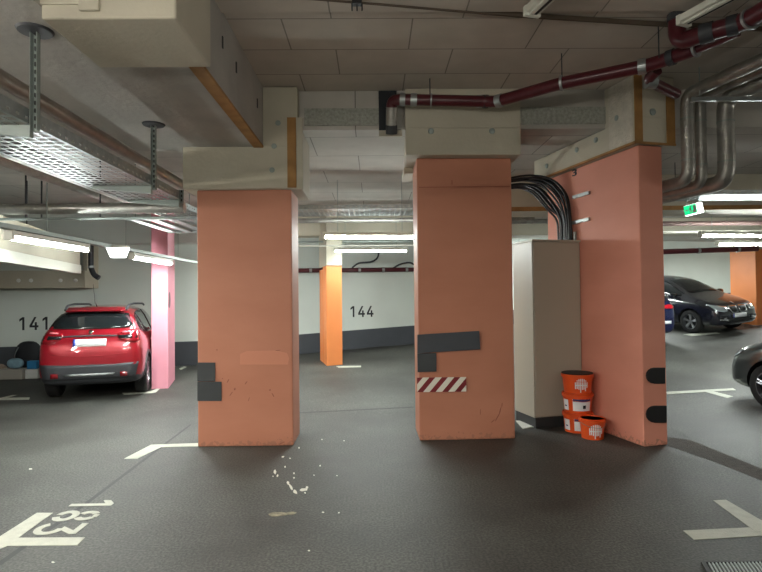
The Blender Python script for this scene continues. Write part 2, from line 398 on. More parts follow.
# ============================================================ FAR BEAMS
# left low beam in the rotated bay, and its frontal cross beam
R0 = Vector((-4.6, 6.6, 0)); R1 = Vector((-5.52, 10.4, 0)); wv = -GB*1.1
tb = thing('concrete_beam', 'low concrete beam below the left tube lamp, cut by the left edge', 'beam', (-5.5, 8.6, 2.35))
P(tb, MB().prism([R0, R1, R1+wv+GA*.0, R0+wv], 2.35, 2.78).build('beam_body', M_con2, bev=.01))
P(tb, MB().prism([R0+GB*.02, R1+GB*.02, R1-GB*.10, R0-GB*.10], 2.19, 2.348).build('edge_strip', M_fix))  # pale strip added so the beam's lower edge shows bright
tb2 = thing('concrete_beam', 'concrete lintel with bolt plates in front of the wall above number 141', 'beam', (-7.5, 12.4, 1.98))
a = onY(85, 289, 12.75); a.z = 0; b = a-Vector((6, 1.2, 0))
P(tb, MB().cyl((-5.7, 9.1, 2.77), (-5.7, 9.1, ZS), .01, n=8).build('hanger_rod', M_clad))
bb = P(tb2, MB().prism([b, a, a+Vector((0, .7, 0)), b+Vector((0, .7, 0))], 1.97, 2.37).build('beam_body', M_con2, bev=.01))
nn = Vector((.2, -1, 0)).normalized()
for px in (18.5, 31, 60.5, 75.5):
    c = onP(px, 280.5, a, nn); o = MB().tube([c, c+nn*.012, c+nn*.02], [.045, .04, .016], 14).build('bolt_plate', mat('plate_bright', rgb(235, 235, 230), .4)); subp(bb, o, tb2)
P(tb2, MB().prism([a+Vector((-.1, .1, 0)), a+Vector((0, .1, 0)), a+Vector((0, .7, 0)), a+Vector((-.1, .7, 0))], 2.36, ZS-.01).build('hanger_post', M_con2))
# cross beams
def xbeam(label, x0, x1, y0, y1, z0, strip=True, m=None):
    t = thing('concrete_beam', label, 'beam', ((x0+x1)/2, y0, z0))
    P(t, MB().box(x0, x1, y0, y1, z0, ZS-.002).build('beam_body', m or M_con2, bev=.008))
    if strip: P(t, MB().box(x0, x1, y0-.012, y0, z0, z0+.07).build('formwork_strip', M_ochre))
    return t
xbeam('right cross beam with an ochre edge strip behind the exit sign', 1.9, 16.4, 9.0, 9.7, 3.08)
xbeam('far right cross beam above the black minivan', 3.4, 16.4, 14.2, 14.8, 3.25, False)
xbeam('far middle cross beam behind the bright orange column capital', -3.3, 3.0, 13.4, 13.9, 3.2, False)
xbeam('far left cross beam above the red car and pink column', -14.8, -3.6, 12.35, 12.75, 2.95, False, M_white) 

# ============================================================ FLOOR MARKINGS
def paint(name, label, polys, cat='floor marking', group=None, m=None, dz=.004, px=True):
    mb = MB()
    for k, pg in enumerate(polys):
        e = dz+k*.0006
        pts = [fl(*q) for q in pg] if px else pg
        pts = [Vector((p.x, p.y, gz(p.x, p.y)+e)) for p in pts]
        low = [p-Vector((0, 0, e-.001)) for p in pts]
        mb.hexa(low, pts)
    o = mb.build(name, m or M_mline); tag(o, label, cat, group); return o
paint('parking_corner_mark', 'white corner line on the floor ending at the left column', [[(137, 459), (124, 459), (151, 445), (165, 445.6)], [(151, 445), (198, 443.4), (198, 446.6), (158, 447.6)]])
paint('parking_corner_mark', 'large white corner line beside the floor number 183', [[(-14, 554), (-24, 552), (37, 513.2), (53, 513.2), (6, 547)], [(2, 538.3), (85, 537.9), (77, 545.8), (-10, 546.4)]])
paint('parking_corner_mark', 'white arrow shaped corner line at the bottom right', [[(683, 531), (790, 526.0), (800, 533.8), (694, 540.2)], [(713, 500.8), (726, 500.2), (779, 531), (756, 532.5)]])
paint('parking_corner_mark', 'white corner line on the floor in front of the grey car', [[(666, 392), (733, 388.4), (736, 390.2), (667, 394.5)], [(703, 391.4), (712, 391.2), (733, 396.6), (727, 398.2)]])
paint('parking_corner_mark', 'white corner line at the left edge of the floor', [[(-8, 400.2), (12, 395.2), (17, 395.2), (-2, 400.4)], [(0, 398), (30, 397.6), (29, 399.6), (-4, 400.2)]])
paint('parking_corner_mark', 'white corner line at the foot of the pink column', [[(122, 393.0), (152, 391.6), (154, 393.0), (124, 394.8)], [(150, 391.7), (157, 388.6), (160, 388.8), (155, 392.9)]])
paint('parking_corner_mark', 'white line running right from the bright orange column foot', [[(336, 366.3), (361, 365.8), (361, 367.2), (339, 367.8)]])
paint('parking_corner_mark', 'short white dash on the floor right of the pink column', [[(181, 370), (179, 368.8), (184, 366.5), (187, 367)]])
paint('parking_corner_mark', 'white line on the floor below the black minivan', [[(683, 334.4), (716, 332.4), (720, 333.4), (692, 336.2)]])
def text(name, body, label, M, size, m, cat, th=.002, sx=1.0, sp_=1.12, bold=.012):
    cu = bpy.data.curves.new('t', 'FONT'); cu.body = body; cu.size = size; cu.extrude = th; cu.space_character = sp_; cu.align_x = 'CENTER'; cu.align_y = 'CENTER'
    cu.offset = size*bold
    to_ = bpy.data.objects.new('t', cu); C.objects.link(to_); bpy.context.view_layer.update()
    me = bpy.data.meshes.new_from_object(to_.evaluated_get(bpy.context.evaluated_depsgraph_get())); bpy.data.objects.remove(to_)
    me.name = name; me.materials.clear(); me.materials.append(m); me.transform(Matrix.Diagonal((sx, 1, 1, 1)))
    o = bpy.data.objects.new(name, me); C.objects.link(o); o.matrix_world = M
    if label: tag(o, label, cat)
    return o
def basis(o, x, y):
    x = Vector(x).normalized(); y = Vector(y).normalized(); z = x.cross(y); o = Vector(o)
    return Matrix(((x.x, y.x, z.x, o.x), (x.y, y.y, z.y, o.y), (x.z, y.z, z.z, o.z), (0, 0, 0, 1)))
def arcstrip(cx, cy, rx, ry, a0, a1, w_, n=14):
    out = []
    for i in range(n):
        A_, B_ = [math.radians(a0+(a1-a0)*k/n) for k in (i, i+1)]
        out.append([(cx+(rx-w_/2*0)*math.cos(A_), cy+ry*math.sin(A_)), (cx+rx*math.cos(B_), cy+ry*math.sin(B_)), (cx+(rx-w_)*math.cos(B_), cy+(ry-w_)*math.sin(B_)), (cx+(rx-w_)*math.cos(A_), cy+(ry-w_)*math.sin(A_))])
    return out
GLY = {'1': [[(.30, 0), (.45, 0), (.45, 1), (.30, 1)], [(.30, 1), (.30, .80), (.10, .66), (.10, .84)]],
       '4': [[(.33, 1), (.48, 1), (.18, .36), (.0, .36)], [(.0, .20), (.62, .20), (.62, .36), (.0, .36)], [(.36, 0), (.51, 0), (.51, .60), (.36, .60)]],
       '8': arcstrip(.31, .27, .31, .27, -75, 255, .155)+arcstrip(.31, .74, .27, .26, -60, 60, .15)+arcstrip(.31, .74, .27, .26, 120, 240, .15)+[[(.24, .88), (.40, .88), (.40, 1), (.24, 1)]],
       '3': [[(.02, .86), (.56, .86), (.56, 1), (.02, 1)], [(.56, .86), (.38, .86), (.17, .56), (.34, .56)]]+arcstrip(.27, .31, .32, .31, -150, 90, .15)}
def number(body, label, M, h, m, pitch):
    mb = MB(); n = len(body)
    for i, ch in enumerate(body):
        x0 = (i-n/2)*pitch+pitch*.5-.31
        for k, pg in enumerate(GLY[ch]):
            e = .002+.0002*(k % 3)
            P_ = [Vector(((x+x0)*h, (y-.5)*h, 0)) for x, y in pg]; mb.hexa(P_, [p+Vector((0, 0, e)) for p in P_])
    o = mb.build('painted_number', m); o.matrix_world = M; tag(o, label, 'number'); return o
a = fl(72, 503); b = fl(113, 503); c = fl(32, 531); d = fl(84, 531)
ctr = (a+b+c+d)/4; ctr.z = .002
number('183', 'white bay number 183 painted on the floor at lower left', basis(ctr, (0, -1, 0), (1, 0, 0)), (b-a).length, M_mline, .72)
def wallnum(body, px, py, fn, hpx, label):
    c = fn(px, py, .003); s_ = (fn(px, py-hpx/2, .003)-fn(px, py+hpx/2, .003)).length
    x = (fn(px+5, py, .003)-c); x.z = 0
    number(body, label, basis(c, x, (0, 0, 1)), s_, M_text, .80)
wallnum('141', 34, 323.5, onLW, 13, 'black bay number 141 on the white wall left of the red car')
wallnum('144', 361.5, 311.5, onMW, 11, 'black bay number 144 on the white back wall')

# seams, drain, grate, spots
paint('floor_seam', 'thin dark seam running diagonally past the floor number 183', [[(-6, 565.0), (85, 503.0), (88, 504), (-3, 568)], [(84.4, 503.2), (190, 424.4), (191.6, 424.8), (87.6, 504.2)]], 'seam', m=mat('seam_tar', rgb(24, 24, 24), .6), dz=.0015)
paint('floor_seam', 'dark seam across the floor between left and middle columns', [[(298, 412.4), (414, 406.6), (414, 407.6), (298, 413.5)]], 'seam', m=MATS['seam_tar'], dz=.0015)
paint('drain_strip', 'brownish worn strip crossing the floor right of the wall column', [[(667, 437), (690, 440), (790, 480), (770, 484), (715, 462), (668, 446)]], 'floor strip', m=mat('worn_strip', rgb(74, 66, 58), .8, noise=.35, nscale=20, bump=.6, bscale=60), dz=.0015)
cs = [fl(703, 563.5), fl(790, 562.2), fl(800, 574), fl(710, 576)]
gt = thing('drain_grate', 'dark steel drain grate in the floor at the bottom right edge', 'grate', tuple(cs[0]))
o = MB()
u = (cs[1]-cs[0]); v = (cs[3]-cs[0])
for s0, s1 in ((-.02, .03), (.97, 1.02)):
    o.hexa([cs[0]+u*s0+Vector((0, 0, .001)), cs[0]+u*s1+Vector((0, 0, .001)), cs[0]+u*s1+v+Vector((0, 0, .001)), cs[0]+u*s0+v+Vector((0, 0, .001))],
           [cs[0]+u*s0+Vector((0, 0, .012)), cs[0]+u*s1+Vector((0, 0, .012)), cs[0]+u*s1+v+Vector((0, 0, .012)), cs[0]+u*s0+v+Vector((0, 0, .012))])
for s0, s1 in ((-.05, .05), (.95, 1.05)):
    o.hexa([cs[0]+v*s0+Vector((0, 0, .001)), cs[0]+u+v*s0+Vector((0, 0, .001)), cs[0]+u+v*s1+Vector((0, 0, .001)), cs[0]+v*s1+Vector((0, 0, .001))],
           [cs[0]+v*s0+Vector((0, 0, .012)), cs[0]+u+v*s0+Vector((0, 0, .012)), cs[0]+u+v*s1+Vector((0, 0, .012)), cs[0]+v*s1+Vector((0, 0, .012))])
P(gt, o.build('grate_frame', M_cabd))
o = MB()
for i in range(24):
    s0 = (i+.3)/24; s1 = (i+.75)/24
    o.hexa([cs[0]+u*s0+Vector((0, 0, .002)), cs[0]+u*s1+Vector((0, 0, .002)), cs[0]+u*s1+v+Vector((0, 0, .002)), cs[0]+u*s0+v+Vector((0, 0, .002))],
           [cs[0]+u*s0+Vector((0, 0, .011)), cs[0]+u*s1+Vector((0, 0, .011)), cs[0]+u*s1+v+Vector((0, 0, .011)), cs[0]+u*s0+v+Vector((0, 0, .011))])
P(gt, o.build('grate_bars', M_galvp))
paint('drain_pit', 'black pit under the drain grate', [[(703, 563.5), (790, 562.2), (800, 574), (710, 576)]], 'pit', m=M_black, dz=.0012)
# paint spots
def spots(lst, mm):
    mb = MB()
    for (px, py, rw, rh, an) in lst:
        c = fl(px, py); k = c.y/550; n = 9; pts = []
        for i in range(n):
            a = 2*PI*i/n; r = random.uniform(.7, 1.15)
            x = rw*math.cos(a)*r; y = rh*math.sin(a)*r
            q = fl(px+x*math.cos(an)-y*math.sin(an), py+x*math.sin(an)+y*math.cos(an)); pts.append(Vector((q.x, q.y, .0035)))
        mb.hexa([p-Vector((0, 0, .0025)) for p in pts], pts)
    return mb
S = [(275, 472, 1.6, 2.6, 0), (277.5, 476, 1, 1.4, 0), (273, 476.5, .8, .6, 0), (288, 483, 1.3, 2.2, -.4), (291, 487.5, 1.3, 3.6, -.5), (295, 492, 1.6, 2.6, -.8), (304, 490, 4.4, 1.5, -.1), (307, 487.6, 1.3, 1.3, 0), (305, 493, 1, .8, 0),
     (283, 457, 1.7, .7, -.3), (285, 467, .8, .8, 0), (294, 473.5, .9, 1, 0), (294, 478, .9, .7, 0), (290, 458.5, .8, .6, 0), (299, 448, 1.1, .8, 0), (320, 466, .7, .7, 0), (314, 475.4, .7, .6, 0), (344, 441, .6, .5, 0), (337, 475.8, .7, .5, 0), (323, 512.5, 1.2, .6, 0), (339, 513, .9, .5, 0), (309, 551, 1.3, .6, 0), (322, 439.6, .6, .5, 0)]
o = spots(S, 0).build('paint_splashes', mat('splash_white', rgb(214, 212, 200), .6)); tag(o, 'spattered white paint spots on the floor between left and middle columns', 'paint stain'); o['kind'] = 'stuff'
o = spots([(279, 514.4, 12.5, 1.9, -.05), (292, 513.4, 6, 1.3, -.05)], 0).build('paint_stain', mat('splash_tan', rgb(150, 142, 120), .8, noise=.5, nscale=25)); tag(o, 'tan smear on the floor below the white spatter', 'paint stain')
o = spots([(30.5, 469.3, 1.8, .7, 0)], 0).build('litter_scrap', MATS['splash_white']); tag(o, 'white scrap on the floor above the number 183', 'litter')
o = spots([(53, 562.6, 1.8, .8, 0)], 0).build('litter_scrap', MATS['splash_white']); tag(o, 'white scrap on the floor below the number 183', 'litter')
a = [fl(516, 421.5), fl(527, 421.5), fl(536, 427.2), fl(523, 429.2)]
o = MB().prism(a, .001, .012).build('floor_tile', mat('tile_white', rgb(214, 214, 206), .5)); tag(o, 'flat white tile on the floor between middle column and cabinet', 'tile')

# ============================================================ PADS ON COLUMNS
def pad(name, label, pts, Y, m, cat='pad', th=.012, grp=None):
    lo = [onY(a, b, Y) for a, b in pts]; hi = [p-Vector((0, th, 0)) for p in lo]
    o = MB().hexa(lo, hi).build(name, m); return tag(o, label, cat, grp)
pad('rubber_pad', 'upper charcoal pad on the left column edge', [(197.6, 362.5), (215.3, 362.5), (215.3, 381.3), (197.6, 381.3)], 6.358, M_tape)
pad('rubber_pad', 'lower wider charcoal pad on the left column edge', [(197.6, 381.8), (221.6, 381.8), (221.6, 400.8), (197.6, 400.8)], 6.358, M_tape)
pad('rubber_pad', 'long tilted charcoal pad across the middle column', [(417.3, 334.6), (479, 330.8), (480, 349.2), (417.3, 353.2)], 6.5, M_dado, th=.02)
pad('rubber_pad', 'short charcoal pad on the middle column above the hazard strip', [(417.3, 353.4), (436.2, 352.9), (436.4, 371.4), (417.5, 372)], 6.5, M_tape, th=.016)
def hazard():
    m = bpy.data.materials.new('hazard_stripes'); m.use_nodes = True; nt = m.node_tree; b = nt.nodes['Principled BSDF']; b.inputs['Roughness'].default_value = .45
    tc = nt.nodes.new('ShaderNodeTexCoord'); s = nt.nodes.new('ShaderNodeSeparateXYZ'); nt.links.new(tc.outputs['Object'], s.inputs[0])
    a = nt.nodes.new('ShaderNodeMath'); a.operation = 'SUBTRACT'; nt.links.new(s.outputs[0], a.inputs[0])
    k = nt.nodes.new('ShaderNodeMath'); k.operation = 'MULTIPLY'; k.inputs[1].default_value = .86; nt.links.new(s.outputs[2], k.inputs[0]); nt.links.new(k.outputs[0], a.inputs[1])
    f = nt.nodes.new('ShaderNodeMath'); f.operation = 'MULTIPLY'; f.inputs[1].default_value = 1/.148; nt.links.new(a.outputs[0], f.inputs[0])
    g = nt.nodes.new('ShaderNodeMath'); g.operation = 'ADD'; g.inputs[1].default_value = 20.02; nt.links.new(f.outputs[0], g.inputs[0])
    h = nt.nodes.new('ShaderNodeMath'); h.operation = 'FRACT'; nt.links.new(g.outputs[0], h.inputs[0])
    l = nt.nodes.new('ShaderNodeMath'); l.operation = 'LESS_THAN'; l.inputs[1].default_value = .48; nt.links.new(h.outputs[0], l.inputs[0])
    mx = nt.nodes.new('ShaderNodeMixRGB'); mx.inputs[1].default_value = rgb(226, 222, 208); mx.inputs[2].default_value = rgb(120, 24, 32)
    nt.links.new(l.outputs[0], mx.inputs[0]); nt.links.new(mx.outputs[0], b.inputs['Base Color']); return m
a = onY(417.2, 392, 6.5); b = onY(466, 377, 6.5)
o = MB().box(0, b.x-a.x, -.012, 0, 0, b.z-a.z).build('hazard_strip', hazard()); o.location = (a.x, 6.502, a.z); tag(o, 'red and white striped warning strip on the middle column', 'warning strip')
pad('paint_patch', 'slightly lighter repainted patch low on the left column', [(240, 354), (247, 351), (275, 350.5), (287, 353), (289, 358), (288, 364.5), (240, 364.5)], 6.358, mat('salmon_fresh', rgb(200, 132, 104), .5), 'paint patch', th=.001)
# rounded bumpers on the wall column end
for (y0, y1, lb) in ((367.5, 383.5, 'upper black rounded bumper on the right wall column end'), (405.5, 422.5, 'lower black rounded bumper on the right wall column end')):
    h = (y1-y0)/2; xr = 664.2 if y0 < 390 else 665.6; pts = [(xr, y0), (645.5+h, y0)]
    for i in range(1, 8): pts.append((645.5+h-h*math.sin(PI*i/8), (y0+y1)/2-h*math.cos(PI*i/8)))
    pts += [(645.5+h, y1), (xr, y1)]
    lo = [onP(a, b, W0-GA*.001, -GA) for a, b in pts]; 
    lo = [p for p in lo]; hi = [p-GA*.02 for p in lo]
    tag(MB().hexa(lo, hi).build('rubber_bumper', M_black, bev=.004), lb, 'bumper')
c = onP(574.5, 173, W0-GB*.002, -GB); text('painted_mark', '3', 'small dark number 3 high on the right wall column', basis(c, -GA, (0, 0, 1)), .12, M_text, 'number', sx=2.0, bold=.03)
c = onY(452, 182.5, 6.498); text('painted_mark', '1', 'tiny faint number 1 high on the middle column', basis(c, (1, 0, 0), (0, 0, 1)), .07, MATS['joint_brown'], 'number')
# scuffs
def scuff(label, lst, Y):
    for (px, py, w_, h_, an) in lst:
        pts = []
        for i in range(8):
            a = 2*PI*i/8; x = w_*math.cos(a)*random.uniform(.7, 1.1); y = h_*math.sin(a)*random.uniform(.7, 1.1)
            pts.append((px+x*math.cos(an)-y*math.sin(an), py+x*math.sin(an)+y*math.cos(an)))
        lo = [onY(a, b, Y) for a, b in pts]; mb = MB().hexa(lo, [p-Vector((0, .0015, 0)) for p in lo])
        tag(mb.build('scuff_mark', mat('scuff_brown', rgb(140, 84, 66), .8)), label, 'scuff', 'scuffs on the '+label.split('low on the ')[-1])
scuff('small dark scuff or scratch low on the left column', [(234.8, 389, .8, 1.6, .2), (228, 381, .5, 2.4, .5), (231, 394, .4, 3, .6), (246, 383, .5, 2.2, .6), (273, 395, .5, 2.8, -.5), (270, 390, 1, .8, 0), (222.5, 378.6, .6, .6, 0), (277, 350.5, 4, .35, -.12), (217, 350, .7, .8, 0), (249, 399, .3, 2.8, .3), (282, 443, 4, .4, -.4)], 6.359)
scuff('thin dark scratch low on the middle column', [(500, 411, .5, 6, .25), (497.5, 417, .5, 5.5, .5), (493, 421, .4, 3, .9), (480.4, 412, .35, 3.2, 0), (502, 405, .4, 2.5, .1), (439, 400, 3, .4, 0)], 6.52)

# ============================================================ CABINET
CZ = 2.40; CW, CD = .698, .53; cab0 = Vector((2.035, 7.0, 0))
t = thing('electrical_cabinet', 'tall beige metal cabinet between middle column and right wall column', 'cabinet', tuple(cab0), ROT)
MB().box(0, CW, .02, CD, .13, CZ-.012).build('carcass', M_cab, t, bev=.006)
MB().box(.012, CW-.012, 0, .02, .145, CZ-.03).build('door', M_cab, t, bev=.006)
MB().box(.01, CW-.01, .012, CD-.01, 0, .128).build('plinth', M_cabd, t, bev=.004)
MB().box(-.008, CW+.0, -.008, CD+.008, CZ-.012, CZ+.012).build('lid', M_cab, t, bev=.004)
MB().box(CW-.05, CW-.02, .05, .08, CZ+.012, CZ+.13).build('lifting_lug', M_galvp, t, bev=.004)

# ============================================================ PAINT BUCKETS
M_bk = mat('bucket_orange', rgb(226, 84, 26), .38); M_navy = mat('label_navy', rgb(40, 50, 110), .5)
def cylpatch(mb, r0_, r1_, a0, a1, z0, z1, H, eps=.0015, n=10):
    rows = []
    for z in (z0, z1):
        r = r0_+(r1_-r0_)*z/H+eps; rows.append([(r*math.cos(a0+(a1-a0)*i/n), r*math.sin(a0+(a1-a0)*i/n), z) for i in range(n+1)])
    mb.grid(rows)
def emblem(parent, r0_, r1_, H, ac, zc, R):
    mb = MB(); nb = 8
    for i in range(nb):
        s = (i+.5)/nb*2-1; h = math.sqrt(max(0, 1-s*s))*R; a = ac+s*R/r1_; wv_ = R/r1_/nb*.62
        zlo = zc-h*(.55 if i % 3 else .95); cylpatch(mb, r0_, r1_, a-wv_, a+wv_, zlo, zc+h, H, .002, 2)
    cylpatch(mb, r0_, r1_, ac-R/r1_*.8, ac+R/r1_*.8, zc+.0*R, zc+.14*R, H, .002, 6)
    mb.build('emblem', M_plate, parent, solid=.001)
def bucket(label, loc, rz, r0_, r1_, H, lid=None, style='emblem', grp='stacked paint buckets'):
    t = thing('paint_bucket', label, 'bucket', loc, rz, grp)
    if lid is None:
        MB().lathe([(.001, .004), (r0_-.004, .004), (r1_-.006, H-.004), (r1_, H), (r0_, 0), (.001, 0)][::-1] if 0 else [(.001, 0), (r0_, 0), (r1_, H), (r1_-.005, H), (r0_-.005, .012), (.001, .012)], 40).build('bucket_body', M_bk, t, smooth=True)
        MB().lathe([(.001, H-.014), (r1_-.006, H-.014)], 32).build('dried_paint', mat('dried_paint', rgb(150, 138, 116), .8, noise=.3, nscale=20), t)
    else:
        MB().lathe([(.001, 0), (r0_, 0), (r1_, H-.012), (.001, H-.012)], 40).build('bucket_body', M_bk, t, smooth=True)
        MB().lathe([(.001, H-.012), (r1_+.006, H-.012), (r1_+.006, H-.001), (.001, H-.001)], 40).build('lid', lid, t, smooth=True)
    MB().lathe([(r1_-.004, H-.05), (r1_+.011, H-.05), (r1_+.013, H-.016), (r1_-.002, H-.014)], 40, closed=True).build('rim', M_bk, t, smooth=True)
    hp = [((r1_+.012)*math.cos(a), (r1_+.012)*math.sin(a), H-.045-.05*math.sin((a-PI)/PI*PI)) for a in [PI+PI*i/16 for i in range(17)]]
    MB().tube(hp, .0025, 6).build('handle', M_galvp if lid is None else M_bk, t, smooth=True)
    if style == 'emblem': emblem(t, r0_, r1_, H, -PI/2-.06-rz, H*.40, H*.36)
    else:
        mb = MB(); cylpatch(mb, r0_, r1_, -PI/2-.70, -PI/2+.66, .03, H*.72, H); lb = mb.build('label', M_plate, t, solid=.001)
        mb = MB(); cylpatch(mb, r0_, r1_, -PI/2-.68, -PI/2+.64, H*.60, H*.72, H, .003); mb.build('label_band', M_navy, lb, solid=.001)
        mb = MB(); cylpatch(mb, r0_, r1_, -PI/2+.02, -PI/2+.24, .06, .10, H, .003, 4); mb.build('label_picture', M_black, lb, solid=.001)
        mb = MB(); cylpatch(mb, r0_, r1_, -PI/2-1.62, -PI/2-1.05, .03, H*.66, H); l2 = mb.build('label', M_plate, t, solid=.001)
        mb = MB(); cylpatch(mb, r0_, r1_, -PI/2-1.42, -PI/2-1.2, .075, .09, H, .003, 3); mb.build('label_text_line', M_navy, l2, solid=.001)
    return t
bx_, by_, BH = 2.53, 6.875, .243
bucket('orange paint bucket at the bottom of the stack by the cabinet', (bx_, by_, 0), .1, .158, .176, BH, M_bk, 'label')
bucket('orange paint bucket in the middle of the stack with a white label', (bx_+.002, by_, BH), .0, .158, .178, BH, M_bk, 'label')
bucket('topmost orange paint bucket of the stack with a black lid', (bx_, by_-.004, 2*BH), .0, .160, .182, BH, M_black, 'emblem')
bucket('short open orange bucket standing in front of the bucket stack', (2.575, 6.53, 0), .2, .124, .142, .24, None, 'emblem')

# ============================================================ LAMPS
def fixture(label, p0, p1, W, lit=True, group=None, wdt=.09, tm=None, lc=LIGHT_COL, rods=3.67):
    p0 = Vector(p0); p1 = Vector(p1); L = (p1-p0).length; rz = math.atan2(p1.y-p0.y, p1.x-p0.x); mid = (p0+p1)/2
    t = thing('tube_lamp', label, 'lamp', tuple(mid), rz, group)
    MB().box(-L/2, L/2, -wdt/2, wdt/2, .03, .085).build('housing', M_fix, t, bev=.008)
    if lit:
        MB().tube([(-L/2+.01, 0, .0), (L/2-.01, 0, .0)], .019, 14).build('tube', tm or M_tube, t, smooth=True)
        ld = bpy.data.lights.new('tube_light', 'AREA'); ld.shape = 'RECTANGLE'; ld.size = L; ld.size_y = .06; ld.energy = W; ld.color = lc
        lo = bpy.data.objects.new('tube_light', ld); C.objects.link(lo); lo.parent = t; lo.location = (0, 0, -.032)
    else:
        MB().box(-L/2+.02, L/2-.02, -.035, .0, .012, .03).build('reflector', M_fix, t, bev=.004)
        MB().box(-L/2+.02, L/2-.02, .008, .03, .018, .03).build('slot', M_black, t)
    if rods:
        for x in (-L*.35, L*.35): MB().cyl((x, 0, .08), (x, 0, rods-mid.z), .005, n=6).build('hanger_rod', M_galvp, t)
    for s in (-1, 1): MB().box(s*L/2-.02, s*L/2+.02, -wdt/2-.002, wdt/2+.002, -.02 if lit else .01, .088).build('end_cap', M_fix, t, bev=.004)
    return t
FX = -3.72
fixture('lit tube lamp at far left hanging on the metal rail', (FX, 5.65, 2.335), (FX, 7.15, 2.335), LAMP_W, rods=0)
fixture('shorter looking lit tube lamp left of the pink column', (FX, 8.5, 2.335), (FX, 10.1, 2.335), LAMP_W, rods=0)
fixture('nearer lit tube lamp between left and middle columns', (-.83, 9.2, 2.70), (.72, 9.36, 2.70), LAMP_W)
fixture('farther lit tube lamp in front of the burgundy wall pipe', (-.86, 12.0, 2.70), (.74, 12.16, 2.70), LAMP_W*.6, tm=M_tubed)
fixture('nearer lit tube lamp at the right above the black minivan', (5.85, 9.75, 2.72), (7.35, 9.9, 2.72), LAMP_W)
fixture('farther lit tube lamp at the right edge', (7.25, 11.5, 2.72), (8.8, 11.65, 2.72), LAMP_W)
fixture('added lit tube lamp out of frame beyond the grey car, brightening the far right wall', (12.6, 16.6, 3.1), (14.1, 16.9, 3.1), LAMP_W*4)  # extra lamp out of view, added to lift the far right wall
fixture('added lit tube lamp hidden beyond the wall column, brightening the far right wall', (4.3, 17.0, 3.0), (5.8, 17.2, 3.0), LAMP_W*2)  # added where the cabinet hides it, so the far right wall turns white
fixture('added lit tube lamp hidden beyond the dark blue car, brightening the far right wall', (7.4, 17.6, 3.1), (8.9, 17.8, 3.1), LAMP_W*4)  # strong unseen lamp added behind the wall column for the far right wall
fixture('lit tube lamp hidden behind the left column', (-3.2, 12.0, 2.7), (-2.2, 12.1, 2.7), LAMP_W)
d = Vector((.25, -.97, 0)).normalized()
a = onZ(532, 18, 3.86); fixture('unlit tube lamp end under the ceiling at the top middle', a, a+d*1.5, 0, False, wdt=.13, rods=ZH-.035)
a = onZ(684, 27, 3.86); fixture('unlit tube lamp under the ceiling above the burgundy pipes', a, a+Vector((.35, -.94, 0)).normalized()*1.5, 0, False, wdt=.13, rods=ZH-.035)
NL = 'lit tube lamp behind the photographer'
for (x, y, dx) in ((-4.9, 3.2, 1), (-4.9, 1.2, 1), (-2.4, .9, 0), (-.2, .2, 0), (-4.6, -3, 1), (5.4, -4, 1), (9.2, 4.5, 1)):
    z = 2.75
    p = ((x-.75, y, z), (x+.75, y, z)) if not dx else ((x, y-.75, z), (x, y+.75, z))
    fixture(NL, p[0], p[1], NEAR_W, group='lamps behind the photographer', tm=M_tubew, lc=(1, .95, .87), rods=(4.09 if x > -1.9 and x < 9 and dx == 0 and x > -1.5 else 3.43))

# lamp rail on the left
t = thing('lamp_rail', 'grey metal rail carrying the lamps on the left', 'rail', (FX, 9, 2.43))
P(t, MB().box(FX-.05, FX+.05, 5.0, 12.3, 2.425, 2.475).build('rail', M_galvp, bev=.004))
for y in (6.3, 8.3, 10.5):
    P(t, MB().cyl((FX, y, 2.47), (FX, y, ZS+.0), .006, n=8).build('hanger_rod', M_galvp))
# emergency light between the tubes
t = thing('emergency_light', 'small bright emergency light box between the two left lamps', 'lamp', (FX+.02, 7.75, 2.36))
a = onY(108, 248, 7.8); b = onY(128, 257.5, 7.8); cx = (a.x+b.x)/2
t.location = (cx, 7.8, (a.z+b.z)/2)
hx = (b.x-a.x)/2; hz = (a.z-b.z)/2
MB().hexa([(-hx*.65, -.03, -hz), (hx*.65, -.03, -hz), (hx*.65, .05, -hz), (-hx*.65, .05, -hz)], [(-hx, -.06, hz), (hx, -.06, hz), (hx, .06, hz), (-hx, .06, hz)]).build('diffuser', emit('emergency_glow', (.95, 1, .98, 1), 3), t)
MB().box(-hx, hx, -.06, .06, hz, hz+.03).build('housing', M_fix, t)

# exit sign
c = onY(694, 209, 8.2); 
t = thing('exit_sign', 'green and white running figure exit sign hanging from a bar', 'exit sign', tuple(c), math.radians(-46)); t.rotation_euler = (0, math.radians(-9), math.radians(-46))
MB().box(-.13, .11, -.02, .05, -.075, .075).build('housing', emit('sign_white', (.95, 1, .97, 1), 4), t, bev=.004)
MB().box(-.128, .045, -.026, -.02, -.072, .072).build('green_panel', emit('sign_green', rgb(20, 190, 120), 1.0), t)
mb = MB(); mb.box(-.055, -.03, -.03, -.026, -.02, .03); mb.box(-.045, -.025, -.03, -.026, .036, .054)
mb.hexa([(-.03, -.03, -.02), (-.012, -.03, -.02), (-.012, -.026, -.02), (-.03, -.026, -.02)], [(-.06, -.03, -.055), (-.045, -.03, -.055), (-.045, -.026, -.055), (-.06, -.026, -.055)])
mb.hexa([(-.018, -.03, -.02), (0, -.03, -.02), (0, -.026, -.02), (-.018, -.026, -.02)], [(-.012, -.03, -.055), (0, -.03, -.055), (0, -.026, -.055), (-.012, -.026, -.055)])
mb.box(.0, .035, -.03, -.026, -.055, .05)
mb.box(-.11, -.075, -.03, -.026, -.01, .006)
mb.build('pictogram', M_plate, t)
for x in (-.08, .08): MB().cyl((x, .01, .07), (x, .01, .24), .005, n=6).build('hanger_rod', M_galvp, t)
a = onY(655, 193, 8.2); b = onY(706, 197, 8.2)
t = thing('hanging_bar', 'grey bar under the ceiling above the exit sign', 'bar', (a.x, 8.2, a.z))
